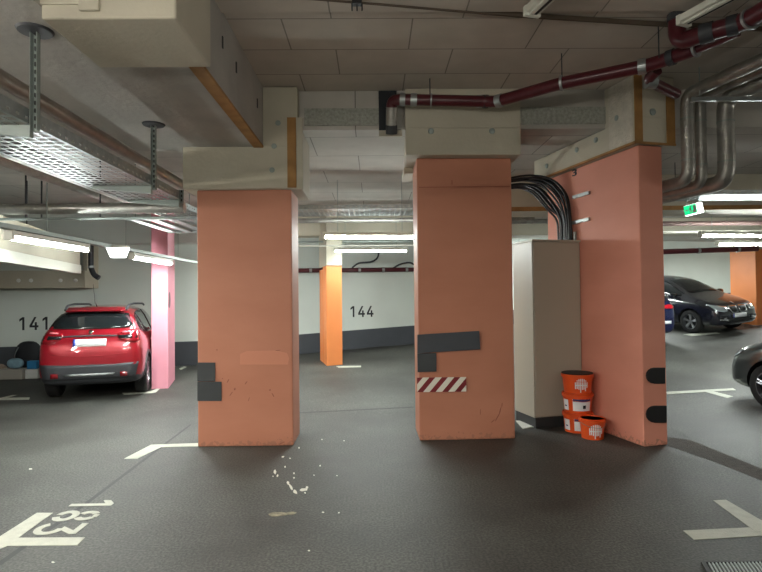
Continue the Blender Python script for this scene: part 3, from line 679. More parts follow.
P(t, MB().tube([(a.x, 8.3, c.z+.32), (b.x, 8.1, c.z+.32)], .028, 10).build('bar', M_clad))
for x in (a.x+.3, b.x-.08): P(t, MB().cyl((x, 8.18, c.z+.33), (x, 8.18, ZS), .006, n=8).build('hanger_rod', M_clad))

# ============================================================ CABLE TRAYS
def tray(label, p0, p1, width, lside=1, wires=9, step=.09, hgt=.07):
    p0 = Vector(p0); p1 = Vector(p1); L = (p1-p0).length; rz = math.atan2(p1.y-p0.y, p1.x-p0.x)
    t = thing('cable_tray', label, 'cable tray', tuple(p0), rz)
    mb = MB()
    for i in range(wires):
        y = -width/2+width*i/(wires-1); mb.box(0, L, y-.012, y+.012, 0, .003)
    n = int(L/step)
    for i in range(n): x = (i+.5)*step; mb.box(x-.014, x+.014, -width/2, width/2, .0005, .0035)
    mb.build('mesh_floor', M_galv, t)
    for s in (-1, 1):
        mb = MB(); y = s*width/2
        mb.box(0, L, y-.002, y+.002, 0, .028); mb.box(0, L, y-.002, y+.002, .044, hgt)
        for i in range(n): x = (i+.5)*step; mb.box(x-.03, x+.03, y-.002, y+.002, .028, .044)
        mb.build('side_rail', M_galv, t)
    return t
TZ = 2.82
tray('long perforated cable tray running away at upper left', (-2.50, 1.6, TZ), (-2.50, 6.3, TZ), .62, hgt=.10)
tray('cable tray piece beyond the left column', (-2.60, 6.62, TZ), (-2.60, 9.1, TZ), .55)
def hanger(label, x, y, top, bot=2.78):
    t = thing('tray_hanger', label, 'hanger', (x, y, bot))
    mb = MB(); mb.box(x-.022, x-.018, y-.02, y+.02, bot, top-.01); mb.box(x-.022, x+.022, y+.016, y+.02, bot, top-.01); mb.box(x+.018, x+.022, y-.02, y+.02, bot, top-.01)
    P(t, mb.build('channel', M_galvp))
    mb = MB(); n = int((top-bot)/.05)
    for i in range(n): mb.box(x-.005, x+.005, y-.0, y+.0155, bot+.02+i*.05, bot+.045+i*.05)
    P(t, mb.build('slots', M_black))
    P(t, MB().hexa([(x-.60, y-.02, bot+.012), (x-.02, y-.02, bot-.045), (x-.02, y+.02, bot-.045), (x-.60, y+.02, bot+.012)], [(x-.60, y-.02, bot+.036), (x-.02, y-.02, bot+.036), (x-.02, y+.02, bot+.036), (x-.60, y+.02, bot+.036)]).build('bracket_arm', M_galvp, bev=.003))
    if top > 3: P(t, MB().lathe([(.001, top-.02), (.10, top-.014), (.11, top-.001), (.001, top-.001)], 20, (x, y, 0)).build('ceiling_plate', M_clad, smooth=True))
hanger('nearest channel hanger holding the upper left cable tray', -2.155, 3.52, ZL)
hanger('second channel hanger of the left cable tray', -2.165, 5.44, ZL)
hanger('short channel hanger of the cable tray at the left column', -2.165, 6.22, 2.94)
tray('wide cable tray crossing between left and middle columns', (-2.0, 9.75, 3.2), (4.0, 9.75, 3.2), .8)
tray('cable tray crossing at the right above the exit sign', (3.9, 8.45, 3.18), (12, 8.45, 3.18), .55)
for i, x in enumerate((-1.5, .9, 1.6)):
    o = MB().cyl((x, 9.4, 3.2), (x, 9.4, ZS), .008, n=8).build('threaded_rod', M_clad); tag(o, ['left', 'middle', 'right'][i]+' threaded rod holding the crossing cable tray', 'rod')
def hpipe(name, label, pts, r, m, cat='pipe', couplers=(), cm=None, round_=.12):
    t = thing(name, label, cat, tuple(pts[0])); pp = roundpath(pts, round_)
    P(t, MB().tube(pp, r, 18).build('pipe_run', m, smooth=True))
    for (a, b) in couplers:
        P(t, MB().tube([a, b], r*1.14, 18).build('coupler', cm or M_galv, smooth=True))
    return t
hpipe('service_pipe', 'brownish insulated pipe above the left cable tray', [(-2.31, 1.2, 3.08), (-2.31, 7.9, 3.08)], .055, mat('tan_pipe', rgb(160, 148, 138), .35, metal=.65, noise=.2, nscale=8))
hpipe('ventilation_pipe', 'inner grey pipe left of the cable tray', [(-3.12, 1.2, 3.0), (-3.12, 7.9, 3.0)], .085, M_foil)
hpipe('ventilation_pipe', 'outer grey pipe at far left under the ceiling', [(-3.36, 1.2, 3.0), (-3.36, 7.9, 3.0)], .085, M_foil)
a = onY(-40, 209, 8.0); b = onY(205, 208.5, 8.0)
hpipe('ventilation_pipe', 'horizontal grey pipe crossing at left above the lamps', [(-14, 6.46, 2.765), (-2.21, 6.46, 2.765)], .062, M_foil)
hpipe('service_pipe', 'thin grey pipe under the crossing pipe at left', [(-14, 6.50, 2.655), (-2.21, 6.50, 2.655)], .016, M_galvp)
for i, px in enumerate((23.5, 39.5, 98.5)):
    q = onY(px, 200, 6.46); o = MB().cyl((q.x, 6.50, 2.66), (q.x, 6.50, ZS), .009, n=8).build('threaded_rod', M_clad); tag(o, ['leftmost', 'second', 'third'][i]+' thin rod holding the crossing pipe at left', 'rod')
# ladder rack left of the column
t = thing('cable_ladder', 'open slatted rack hanging left of the left column', 'rack', (-3.2, 7.2, 2.72))
P(t, MB().box(-3.22, -2.3, 7.17, 7.21, 2.73, 2.77).build('front_bar', M_galv)); P(t, MB().box(-3.22, -2.3, 8.6, 8.64, 2.73, 2.77).build('back_bar', M_galv))
for x in (-3.20, -2.95, -2.70, -2.45): P(t, MB().box(x, x+.12, 7.21, 8.6, 2.735, 2.76).build('slat', M_galv))
for x in (-3.1, -2.4): P(t, MB().cyl((x, 7.19, 2.77), (x, 7.19, ZS), .007, n=8).build('hanger_rod', M_galvp))
# pipe below crossing tray in the middle and conduits
hpipe('service_pipe', 'grey pipe under the crossing cable tray in the middle', [(-2.4, 10.2, 3.12), (3.0, 10.2, 3.12)], .045, M_foil)
hpipe('service_pipe', 'thin white conduit crossing behind the middle lamps', [(-3.0, 11.0, 2.725), (1.6, 11.0, 2.725)], .016, M_fix)
hpipe('service_pipe', 'thin grey conduit near the far ceiling in the middle', [(-3.2, 12.9, 3.0), (3.0, 12.9, 3.0)], .02, M_galvp)
hpipe('service_pipe', 'brownish pipe crossing at the right under the ochre strip', [(3.9, 10.3, 3.02), (14, 10.3, 3.02)], .045, mat('brown_pipe', rgb(120, 96, 92), .5))
hpipe('service_pipe', 'pale conduit crossing at the right above the lamps', [(3.9, 10.8, 2.92), (14, 10.8, 2.92)], .022, M_fix)
hpipe('service_pipe', 'grey pipe seen above the cabinet between the columns', [(2.0, 11.5, 3.25), (5.2, 11.5, 3.25)], .05, M_foil)
for i, (x, y, z0) in enumerate(((4.95, 10.3, 3.0), (8.9, 10.3, 3.0), (5.6, 11.6, 2.74), (6.15, 11.6, 2.74))):
    o = MB().cyl((x, y, z0), (x, y, ZS), .009, n=8).build('threaded_rod', M_clad); tag(o, ['first from left', 'rightmost', 'second from left', 'third from left'][i]+' thin rod under the right far ceiling', 'rod')
for i, (x, y, z0) in enumerate(((-2.6, 11.0, 2.73), (2.9, 11.5, 3.29))):
    o = MB().cyl((x, y, z0), (x, y, ZS), .006, n=8).build('threaded_rod', M_clad); tag(o, ['thin rod holding the white conduit left of the middle lamps', 'thin rod holding the grey pipe above the cabinet'][i], 'rod')
# burgundy pipe along the back wall, with valves
def wallpipe(label, p0, p1, r=.055, clamps=4, name='burgundy_pipe'):
    p0 = Vector(p0); p1 = Vector(p1); t = thing(name, label, 'pipe', tuple(p0))
    P(t, MB().tube([p0, p1], r, 14).build('pipe_run', M_burg, smooth=True))
    for i in range(clamps):
        q = p0+(p1-p0)*((i+.5)/clamps); d = (p1-p0).normalized()*.035
        P(t, MB().tube([q-d, q+d], r*1.2, 14).build('clamp', M_galv, smooth=True))
    return t
a = onMW(298, 270.5, .14); b = onMW(418, 269.5, .14); wallpipe('burgundy pipe along the top of the white back wall above number 144', a, b+(b-a)*.2, .06, 6)
tt = thing('sprinkler_branch', 'dark bent branch pipe above the burgundy wall pipe', 'pipe', tuple(onMW(352, 268, .14)))
P(tt, MB().tube(roundpath([onMW(352, 268, .14), onMW(358, 263, .14), onMW(372, 262, .14), onMW(378, 258, .14), onMW(379, 250, .14)], .1), .024, 10).build('pipe_run', M_clad, smooth=True))
tt = thing('sprinkler_branch', 'dark bent branch pipe at the middle column edge', 'pipe', tuple(onMW(395, 267, .2)))
P(tt, MB().tube(roundpath([onMW(392, 269, .14), onMW(400, 264, .14), onMW(410, 262, .14), onMW(416, 266, .14)], .1), .024, 10).build('pipe_run', M_clad, smooth=True))
wallpipe('burgundy pipe above the white wall behind the black minivan', (5.0, 15.2, 2.80), (11.2, 15.9, 2.98), .075, 5)
# small drain elbow at the left lintel
tt = thing('drain_elbow', 'short grey elbow pipe hanging behind the left tube lamp', 'pipe', tuple(onY(91, 250, 12.0)))
P(tt, MB().tube(roundpath([onY(91, 240, 12), onY(91, 268, 12), onY(94, 275, 12), onY(99, 278, 12)], .08), .055, 12).build('pipe_run', M_clad, smooth=True))
P(tt, MB().tube([onY(91, 266, 12), onY(91.3, 268, 12)], .068, 12).build('coupler', M_galv, smooth=True))

# ============================================================ BURGUNDY CEILING PIPE
BZ = 3.84
def bz(px, py): return onZ(px, py, BZ)
pts = [onY(391.5, 131, 6.32), onY(392, 101, 6.18), onY(400, 99.5, 6.12), onY(487, 101.5, 6.05), onY(497, 101.5, 5.98), bz(560, 83.5), bz(650, 65), bz(694, 49.5), bz(716, 41), bz(738, 31)]
t = thing('burgundy_pipe', 'long burgundy drain pipe running under the ceiling over the middle column', 'pipe', tuple(pts[3]))
rp = roundpath(pts, .09); P(t, MB().tube(rp, [.062 if q.y > 4.75 else .045 for q in rp], 20).build('pipe_run', M_burg, smooth=True))
def coup(p, q, f, w=.035, m=None, r=.072):
    p = Vector(p); q = Vector(q); c = p+(q-p)*f; d = (q-p).normalized()*w
    P(t, MB().tube([c-d, c+d], r, 20).build('coupler', m or M_galv, smooth=True)); 
coup(pts[0], pts[1], .50, .10, M_foil, .066); coup(pts[0], pts[1], .06, .05, M_clad, .066)
coup(pts[2], pts[3], .03, .03); coup(pts[2], pts[3], .16); coup(pts[2], pts[3], .36, .008, M_galv, .078)
coup(pts[3], pts[4], -.25, .035, M_clad); coup(pts[3], pts[4], -.65, .04); coup(pts[4], pts[5], .04, .035)
coup(pts[5], pts[6], .02, .012, M_galv, .078); coup(pts[5], pts[6], .92, .035); coup(pts[6], pts[7], .5, .03, M_clad); coup(pts[7], pts[8], .1, .01, M_galv, .075)
for (px, py) in ((430, 96), (562, 82), (659, 58)):
    c = onY(px, py, 6.09) if px < 500 else bz(px, py); P(t, MB().cyl(c, (c.x, c.y, ZH), .006, n=8).build('hanger_rod', M_clad))
# second burgundy pipe with elbow from the ceiling
e0 = onZ(677, 19, 4.08); pts = [(e0.x, e0.y, 4.12), (e0.x, e0.y, BZ+.03), tuple(onZ(706, 33, BZ+.02)), tuple(onZ(745, 22, BZ+.02)), tuple(onZ(800, -12, BZ+.02))]
t = thing('burgundy_pipe', 'burgundy pipe turning down from the ceiling by an elbow at upper right', 'pipe', pts[0])
P(t, MB().tube(roundpath(pts, .14), .072, 20).build('pipe_run', M_burg, smooth=True))
P(t, MB().tube([(e0.x, e0.y, 4.06), (e0.x, e0.y, 4.12)], .08, 20).build('ceiling_collar', M_clad, smooth=True))
coup(pts[2], pts[3], .02, .05, M_clad, .082); coup(pts[2], pts[3], .7, .04, M_clad, .082); coup(pts[3], pts[4], .12, .012, M_galv, .09)
# branch stub in front of the wall column's capital
a = bz(657, 70); b = onY(650, 80, 5.35); c = onY(676, 94, 5.75)
t = thing('burgundy_branch', 'short burgundy branch pipe with silver coupling in front of the right capital', 'pipe', tuple(a))
P(t, MB().tube(roundpath([a, onY(649, 78, 5.3), onY(653, 83, 5.45), c], .08), .055, 18).build('pipe_run', M_burg, smooth=True))
P(t, MB().tube([onY(646.5, 81, 5.35), onY(655.5, 81, 5.35)], .075, 20).build('coupler', M_galv, smooth=True))
# black fire stop behind pipe end
t = thing('firestop_box', 'black lined opening in the beam face around the pipe end', 'opening', tuple(onY(387, 132, 6.42)))
a = onY(378.5, 89, 6.43); b = onY(397, 131, 6.43)
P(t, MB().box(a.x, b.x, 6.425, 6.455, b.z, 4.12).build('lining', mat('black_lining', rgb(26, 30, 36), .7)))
P(t, MB().box(a.x, b.x+.06, 6.40, 6.44, b.z-.07, b.z).build('mortar_sill', M_con2))
P(t, MB().box(b.x-.02, b.x+.05, 6.34, 6.44, b.z, 4.0).build('mortar_cheek', M_con))
# small ceiling clamp
c = onZ(357, 1, ZH-.04); t = thing('ceiling_clamp', 'small black clamp on the ceiling at the top edge', 'clamp', (c.x, c.y, ZH-.035))
P(t, MB().box(c.x-.04, c.x+.04, c.y-.03, c.y+.03, ZH-.07, ZH-.036).build('plate', M_black)); 
for x in (-.04, 0, .04): P(t, MB().cyl((c.x+x, c.y, ZH-.12), (c.x+x, c.y, ZH-.06), .006, n=6).build('prong', M_black))

# ============================================================ SILVER PIPES RIGHT
def drop(label, px, Y, r, zt, zb, back=2.6, fwd=4.0):
    c = onY(px, 140, Y); c = Vector((c.x, Y, 0)); dn = GA
    pts = [c-dn*fwd+Vector((0, 0, zt)), c+Vector((0, 0, zt)), c+Vector((0, 0, zb)), c+dn*back+Vector((0, 0, zb))]
    t = thing('insulated_pipe', label, 'pipe', tuple(pts[1]))
    P(t, MB().tube(roundpath(pts, r*2.0, 9), r, 20).build('pipe_run', M_foil, smooth=True))
    for z in (zt-.28, zb+.22): P(t, MB().tube([(c.x, c.y, z-.008), (c.x, c.y, z+.008)], r*1.05, 20).build('band', M_galvp, smooth=True))
drop('left one of the three silver drop pipes beside the right wall column', 687.5, 6.05, .068, 3.92, 2.96)
drop('middle one of the three silver drop pipes', 701, 6.15, .058, 3.93, 2.93)
drop('right and thickest of the three silver drop pipes', 726, 6.1, .088, 3.90, 2.95)
# strut under the top pipes and lit rails
a = onY(690, 92, 6.0); b = onY(790, 96, 6.0)
t = thing('support_strut', 'steel channel strut under the silver pipes at upper right', 'strut', (a.x, 5.8, 3.8)); P(t, MB().box(a.x-.1, b.x+.5, 5.80, 5.84, 3.76, 3.80).build('strut', M_galv))
for x in (a.x, b.x+.2): P(t, MB().cyl((x, 5.82, 3.78), (x, 5.82, ZH), .006, n=8).build('hanger_rod', M_galvp))
cc = onY(745, 90, 5.9); q = Vector((cc.x+.35, 5.6, 3.70)); tray('narrow cable tray at upper right beside the silver pipes', q-GA*3.2, q, .3, wires=5)

# ============================================================ CABLE BUNDLE
t = thing('cable_bundle', 'thick black cable bundle arching down onto the cabinet top', 'cables', (2.55, 7.4, 2.415))
for i in range(14):
    k = i % 7; ly = i//7; b0 = W0+GA*(1.23+k*.042)-GB*(.045+ly*.034); j_ = random.uniform(-.015, .015); out = (6-k)*.012
    ptsc = [(b0.x, b0.y, 2.415), (b0.x+j_, b0.y, 2.75+j_), (b0.x-.01-.02*k, b0.y+.08, 3.06+j_-.03*k+ly*.02), (b0.x-.16-.02*k, b0.y+.22, 3.31+j_-.025*k), (b0.x-.42, b0.y+.42, 3.37+j_-.02*k+ly*.03), (b0.x-.85, b0.y+.55, 3.34+j_-.015*k), (b0.x-1.3, b0.y+.6, 3.30+j_-.015*k)]
    P(t, MB().tube(roundpath(ptsc, .3, 5), .014, 8).build('cable', M_cable, smooth=True))
for i, (p0, p1) in enumerate((((572, 197.5), (588.5, 192.5)), ((559, 226), (588.5, 218.5)))):
    a = onP(p0[0], p0[1], W0-GB*.03, -GB); b = onP(p1[0], p1[1], W0-GB*.03, -GB); z = (a.z+b.z)/2
    o = MB(); a.z = b.z = z; o.prism([a, b, b+GB*.028, a+GB*.028], z-.022, z+.022)
    r_ = tag(o.build('cable_clip_rail', M_galv, bev=.004), ['upper', 'lower'][i]+' slotted steel rail holding the black cables on the wall column', 'rail')

# ============================================================ CARS
STD = [(-2.08, .44, .72, .64, .60, .52), (-2.055, .34, .93, .84, .76, .64), (-1.99, .28, 1.07, .98, .83, .69), (-1.86, .25, 1.27, 1.02, .855, .66), (-1.68, .24, 1.47, 1.03, .868, .60),
       (-1.3, .22, 1.53, 1.02, .872, .575), (-.4, .2, 1.555, .99, .875, .57), (.3, .2, 1.53, .965, .875, .565), (.78, .2, 1.36, .95, .872, .585), (1.22, .2, 1.06, .93, .868, .68),
       (1.55, .2, .98, .87, .86, .69), (1.86, .22, .88, .77, .82, .64), (2.03, .26, .74, .64, .73, .56), (2.08, .34, .62, .56, .60, .48)]
def cutwheel(x, y0, y1, r):
    m = MB(); m.lathe([(r, y0), (r, y1)], 36, (x, 0, r*.9), 'y'); return m
def car(label, st, paint, loc, heading, sc_=1.0, wb=1.27, wr=.325, group=None, cladding=False, slope=(0, 0)):
    root = thing('car', label, 'car', loc, heading, group); root.rotation_euler = (slope[1], -slope[0], heading); root.scale = (sc_,)*3
    bm = MB(); rows = []
    for (x, zb, zt, bz_, w_, r_) in st:
        zm = zb+(bz_-zb)*.5
        half = [(.0, zb), (w_*.7, zb), (w_*.95, zb+.03), (w_, zb+(bz_-zb)*.28), (w_*1.0, zm+.05), (w_*.985, bz_-.07), (w_*.95, bz_), (r_+(w_*.95-r_)*.35, bz_+(zt-bz_)*.62), (r_, zt-(zt-bz_)*.10-.012), (r_*.55, zt-.005), (0, zt)]
        ring = [(x, y, z) for y, z in half]+[(x, -y, z) for y, z in half[-2:0:-1]]
        rows.append([bm.bm.verts.new(p) for p in ring])
    n = len(rows[0])
    for a, b in zip(rows, rows[1:]):
        for j in range(n): bm.bm.faces.new((a[j], a[(j+1) % n], b[(j+1) % n], b[j]))
    bm.bm.faces.new(rows[0]); bm.bm.faces.new(rows[-1][::-1])
    o = bm.build('body', paint, smooth=True); q = o.modifiers.new('s', 'SUBSURF'); q.levels = 2; q.render_levels = 2
    bpy.context.view_layer.update(); dg = bpy.context.evaluated_depsgraph_get()
    me = bpy.data.meshes.new_from_object(o.evaluated_get(dg)); o.modifiers.clear(); o.data = me
    bv = BVHTree.FromPolygons([v.co.copy() for v in me.vertices], [tuple(p.vertices) for p in me.polygons])
    arcR = wr*1.17; cutters = []
    for x in (-wb, wb):
        for s in (-1, 1):
            m = MB(); m.lathe([(arcR, -.26), (arcR, .26)], 40, (x, s*.83, wr*1.0), 'y'); co = m.build('cut', M_black); cutters.append(co)
            md = o.modifiers.new('b', 'BOOLEAN'); md.operation = 'DIFFERENCE'; md.object = co; md.solver = 'EXACT'
    bpy.context.view_layer.update(); dg = bpy.context.evaluated_depsgraph_get()
    me = bpy.data.meshes.new_from_object(o.evaluated_get(dg)); o.modifiers.clear(); o.data = me; me.name = 'body'
    for c_ in cutters: bpy.data.objects.remove(c_)
    me.materials.clear(); me.materials.append(paint); me.materials.append(M_black); me.materials.append(M_clad)
    for p in me.polygons:
        c_ = p.center; mi = 0
        if cladding and c_.z < .40: mi = 2
        for x in (-wb, wb):
            d_ = math.hypot(c_.x-x, c_.z-wr)
            if d_ < arcR*1.003 and abs(c_.y) > .5: mi = 1
        if c_.z < .215: mi = 1
        p.material_index = mi; p.use_smooth = True
    me.set_sharp_from_angle(angle=math.radians(40)); o.parent = root; body = o
    def cast(ax, a, b):
        if ax == 'b': org, d_ = Vector((-4, a, b)), Vector((1, 0, 0))
        elif ax == 'f': org, d_ = Vector((4, a, b)), Vector((-1, 0, 0))
        elif ax == 'l': org, d_ = Vector((a, 3, b)), Vector((0, -1, 0))
        else: org, d_ = Vector((a, -3, b)), Vector((0, 1, 0))
        h = bv.ray_cast(org, d_)
        if h[0] is None: h = bv.find_nearest(org+d_*2.0)
        return h[0], h[1]
    def patch(name, ax, top, bot, m, off=.006, rows_=4, sub=3, parent=None, th=.006):
        def dens(l):
            out = []
            for p, q_ in zip(l, l[1:]):
                for i in range(sub): out.append((p[0]+(q_[0]-p[0])*i/sub, p[1]+(q_[1]-p[1])*i/sub))
            return out+[l[-1]]
        T, B_ = dens(top), dens(bot); R_ = []
        for i in range(rows_+1):
            t_ = i/rows_; rr = []
            for p, q_ in zip(T, B_):
                h, nrm = cast(ax, p[0]+(q_[0]-p[0])*t_, p[1]+(q_[1]-p[1])*t_)
                if nrm.dot({'b': Vector((-1, 0, 0)), 'f': Vector((1, 0, 0)), 'l': Vector((0, 1, 0)), 'r': Vector((0, -1, 0))}[ax]) < 0: nrm = -nrm
                rr.append(h+nrm*off)
            R_.append(rr)
        return MB().grid(R_).build(name, m, parent or root, smooth=True, solid=th, angle=60)
    root['_'] = 0; del root['_']
    # wheels
    for x in (-wb, wb):
        for s in (-1, 1):
            y = s*.76
            tw = MB().lathe([(wr*.66, -.105), (wr*.9, -.112), (wr*.985, -.09), (wr, -.05), (wr, .05), (wr*.985, .09), (wr*.9, .112), (wr*.66, .105)], 40, (0, 0, 0), 'y', closed=True).build('wheel', M_tyre, root, smooth=True, angle=50)
            tw.location = (x, y, wr)
            mb = MB(); mb.lathe([(wr*.69, s*.07), (wr*.69, s*.10), (wr*.62, s*.10), (wr*.60, s*.03)], 36, (0, 0, 0), 'y', closed=True)
            for k in range(5):
                a = 2*PI*k/5+PI/2
                for dd in (-.13, .13):
                    p0 = Vector((math.cos(a)*.03, s*.075, math.sin(a)*.03)); p1 = Vector((math.cos(a+dd)*wr*.64, s*.085, math.sin(a+dd)*wr*.64))
                    mb.tube([p0, p1], [.022, .016], 6)
            mb.lathe([(.001, s*.06), (.05, s*.06), (.045, s*.095), (.001, s*.098)], 16, (0, 0, 0), 'y')
            mb.build('rim', M_rim, tw, smooth=True)
            MB().lathe([(.001, s*.0), (wr*.6, s*.0), (wr*.6, s*.02), (.001, s*.02)], 24, (0, 0, 0), 'y').build('brake_disc', M_clad, tw)
    # side windows, both sides
    for ax, s in (('l', 1), ('r', -1)):
        patch('side_window', ax, [(-.35, 1.44), (.1, 1.445), (.45, 1.36), (.72, 1.22), (.98, 1.06)], [(-.35, 1.04), (.1, 1.035), (.45, 1.03), (.72, 1.025), (.98, 1.02)], M_glass)
        patch('side_window', ax, [(-1.28, 1.40), (-.9, 1.435), (-.42, 1.44)], [(-1.22, 1.06), (-.9, 1.05), (-.42, 1.045)], M_glass)
        patch('side_window', ax, [(-1.62, 1.25), (-1.5, 1.34), (-1.34, 1.385)], [(-1.62, 1.12), (-1.5, 1.09), (-1.30, 1.07)], M_glass)
        h, nr = cast(ax, .80, 1.0)
        mm = MB(); mm.lathe([(.001, -.11), (.07, -.10), (.085, -.03), (.08, .07), (.05, .11), (.001, .115)], 16, (.85, h.y+s*.13, 1.04), 'y').build('wing_mirror', paint, root, smooth=True)
        patch('door_handle', ax, [(-.98, .93), (-.80, .93)], [(-.98, .905), (-.80, .905)], M_chrome, off=.012, rows_=1, sub=2, th=.015)
        patch('door_seam', ax, [(-.385, 1.0), (-.375, 1.0)], [(-.385, .32), (-.375, .32)], M_black, off=.002, rows_=8, sub=1, th=.002)
        patch('door_seam', ax, [(.80, .95), (.81, .95)], [(.76, .32), (.77, .32)], M_black, off=.002, rows_=8, sub=1, th=.002)
    return root, patch, cast

RED = mat('car_paint_red', rgb(148, 14, 32), .28, metal=.25, coat=1)
hd = PI/2+math.radians(15)
rl = Vector((-5.26, 11.18, 0))
rl.z = .012
root, patch, cast = car('red compact crossover parked with its rear to the camera', STD, RED, tuple(rl), hd, .985, cladding=True, slope=(.004, 0)); root.scale = (.985, .93, 1.03)
patch('rear_window', 'b', [(-.57, 1.40), (-.3, 1.435), (0, 1.445), (.3, 1.435), (.57, 1.40)], [(-.70, 1.18), (-.38, 1.165), (0, 1.16), (.38, 1.165), (.70, 1.18)], M_glass, rows_=6)
patch('tailgate_trim', 'b', [(-.60, 1.055), (0, 1.07), (.60, 1.055)], [(-.60, 1.035), (0, 1.045), (.60, 1.035)], M_clad, off=.008, rows_=2)
for s in (-1, 1):
    tl = patch('tail_light', 'b', [(s*.44, 1.075), (s*.60, 1.130), (s*.74, 1.150), (s*.80, 1.135)], [(s*.46, 1.005), (s*.60, 0.945), (s*.74, 0.935), (s*.80, 0.955)], M_tail, off=.012)
    patch('lamp_smoked_band', 'b', [(s*.46, 1.050), (s*.76, 1.060)], [(s*.47, 1.005), (s*.76, 1.000)], M_glass, off=.018, rows_=2, parent=tl)
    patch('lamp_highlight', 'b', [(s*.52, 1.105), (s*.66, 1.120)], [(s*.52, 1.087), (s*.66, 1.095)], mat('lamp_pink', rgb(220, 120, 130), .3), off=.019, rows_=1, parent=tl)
    patch('rear_reflector', 'b', [(s*.50, .47), (s*.62, .47)], [(s*.50, .40), (s*.62, .40)], M_tail, off=.016, rows_=2)
    rail = MB().tube(roundpath([(.45, s*.54, 1.52), (.30, s*.54, 1.55), (-.9, s*.54, 1.565), (-1.40, s*.53, 1.545), (-1.58, s*.52, 1.47)], .12), .019, 8).build('roof_rail', M_clad, root, smooth=True)
pt = patch('number_plate', 'b', [(-.27, 1.0), (0, 1.0), (.27, 1.0)], [(-.27, .89), (0, .89), (.27, .89)], M_plate, off=.018, rows_=2)
patch('plate_band', 'b', [(.235, .998), (.272, .998)], [(.235, .892), (.272, .892)], M_blue, off=.024, rows_=1, sub=1, parent=pt)
patch('bumper_cladding', 'b', [(-.80, .62), (-.4, .60), (0, .60), (.4, .60), (.80, .62)], [(-.74, .36), (-.4, .37), (0, .37), (.4, .37), (.74, .36)], M_clad, off=.010, rows_=5)
patch('skid_plate', 'b', [(-.42, .46), (0, .46), (.42, .46)], [(-.38, .425), (0, .42), (.38, .425)], M_galv, off=.022, rows_=2, th=.012)
patch('emblem', 'b', [(-.035, 1.135), (0, 1.15), (.035, 1.135)], [(-.03, 1.095), (0, 1.08), (.03, 1.095)], M_chrome, off=.014, rows_=2)
patch('tailgate_crease', 'b', [(-.62, .78), (-.3, .745), (0, .735), (.3, .745), (.62, .78)], [(-.62, .772), (-.3, .738), (0, .728), (.3, .738), (.62, .772)], mat('crease_red', rgb(150, 14, 30), .4), off=.003, rows_=1, th=.003)
MB().hexa([(-1.55, -.50, 1.45), (-1.55, .50, 1.45), (-1.76, .47, 1.44), (-1.76, -.47, 1.44)], [(-1.50, -.48, 1.515), (-1.50, .48, 1.515), (-1.78, .46, 1.465), (-1.78, -.46, 1.465)]).build('spoiler', RED, root, bev=.01)
MB().tube([(-1.52, .0, 1.53), (-1.66, .0, 1.60), (-1.80, 0, 1.90)], [.012, .006, .003], 8).build('antenna', M_black, root)
for s in (-1, 1):
    for x in (-1.27, 1.27):
        mb = MB(); R_ = []
        for k in range(15):
            a = PI*(k/14)*1.12-PI*.06; rr = []
            for q_ in (.375, .43):
                px_, pz_ = x+math.cos(a)*q_, .325+math.sin(a)*q_; h, nr = cast('l' if s > 0 else 'r', px_, max(pz_, .27)); rr.append(Vector((px_, h.y+s*.010, pz_)))
            R_.append(rr)
        mb.grid(R_).build('arch_cladding', M_clad, root, solid=.014)

# black minivan (front view)
BMW = [(-2.15, .44, .72, .64, .60, .52), (-2.12, .34, .93, .84, .78, .64), (-2.04, .28, 1.10, .98, .84, .69), (-1.90, .25, 1.32, 1.02, .87, .66), (-1.70, .24, 1.49, 1.03, .885, .60),
       (-1.3, .22, 1.54, 1.02, .89, .59), (-.5, .2, 1.56, .99, .895, .58), (.15, .2, 1.52, .965, .895, .575), (.60, .2, 1.36, .95, .89, .60), (1.15, .2, 1.07, .93, .885, .70),
       (1.55, .2, .985, .88, .875, .71), (1.92, .22, .87, .78, .83, .66), (2.10, .26, .74, .66, .75, .56), (2.15, .34, .62, .56, .62, .48)]
NVY = mat('car_paint_black', rgb(26, 27, 36), .22, coat=1)
fwp = Vector((8.95, 15.45)); th_ = math.radians(20); hv = Vector((math.sin(th_), -math.cos(th_))); sd = Vector((math.cos(th_), math.sin(th_)))
cc = fwp-hv*1.32+sd*.80
root, patch, cast = car('black minivan with round badge and twin grilles parked at the right', BMW, NVY, (cc.x, cc.y, gz(cc.x, cc.y)), math.atan2(hv.y, hv.x), 1.0, wb=1.33, slope=((gz(cc.x+hv.x, cc.y+hv.y)-gz(cc.x-hv.x, cc.y-hv.y))/2, (gz(cc.x-hv.y, cc.y+hv.x)-gz(cc.x+hv.y, cc.y-hv.x))/2))
patch('windscreen', 'f', [(-.52, 1.46), (0, 1.49), (.52, 1.46)], [(-.70, 1.09), (0, 1.12), (.70, 1.09)], M_glass, rows_=7)
for s in (-1, 1):
    patch('headlight', 'f', [(s*.38, .76), (s*.56, .79), (s*.78, .83)], [(s*.40, .65), (s*.56, .63), (s*.74, .66)], M_lens, off=.012)
    g = patch('kidney_grille', 'f', [(s*.02, .775), (s*.18, .785), (s*.35, .765)], [(s*.03, .60), (s*.16, .58), (s*.30, .61)], M_chrome, off=.012)
    patch('grille_mesh', 'f', [(s*.055, .745), (s*.18, .752), (s*.305, .738)], [(s*.062, .628), (s*.16, .61), (s*.265, .635)], M_black, off=.020, parent=g)
    fg = patch('fog_lamp_frame', 'f', [(s*.46, .50), (s*.70, .52)], [(s*.46, .36), (s*.68, .40)], M_black, off=.010)
    patch('chrome_strip', 'f', [(s*.42, .42), (s*.70, .45)], [(s*.42, .385), (s*.70, .415)], M_chrome, off=.02, rows_=1, parent=fg)
    patch('fog_lamp', 'f', [(s*.50, .475), (s*.58, .475)], [(s*.50, .42), (s*.58, .42)], M_lens, off=.02, rows_=2, parent=fg)
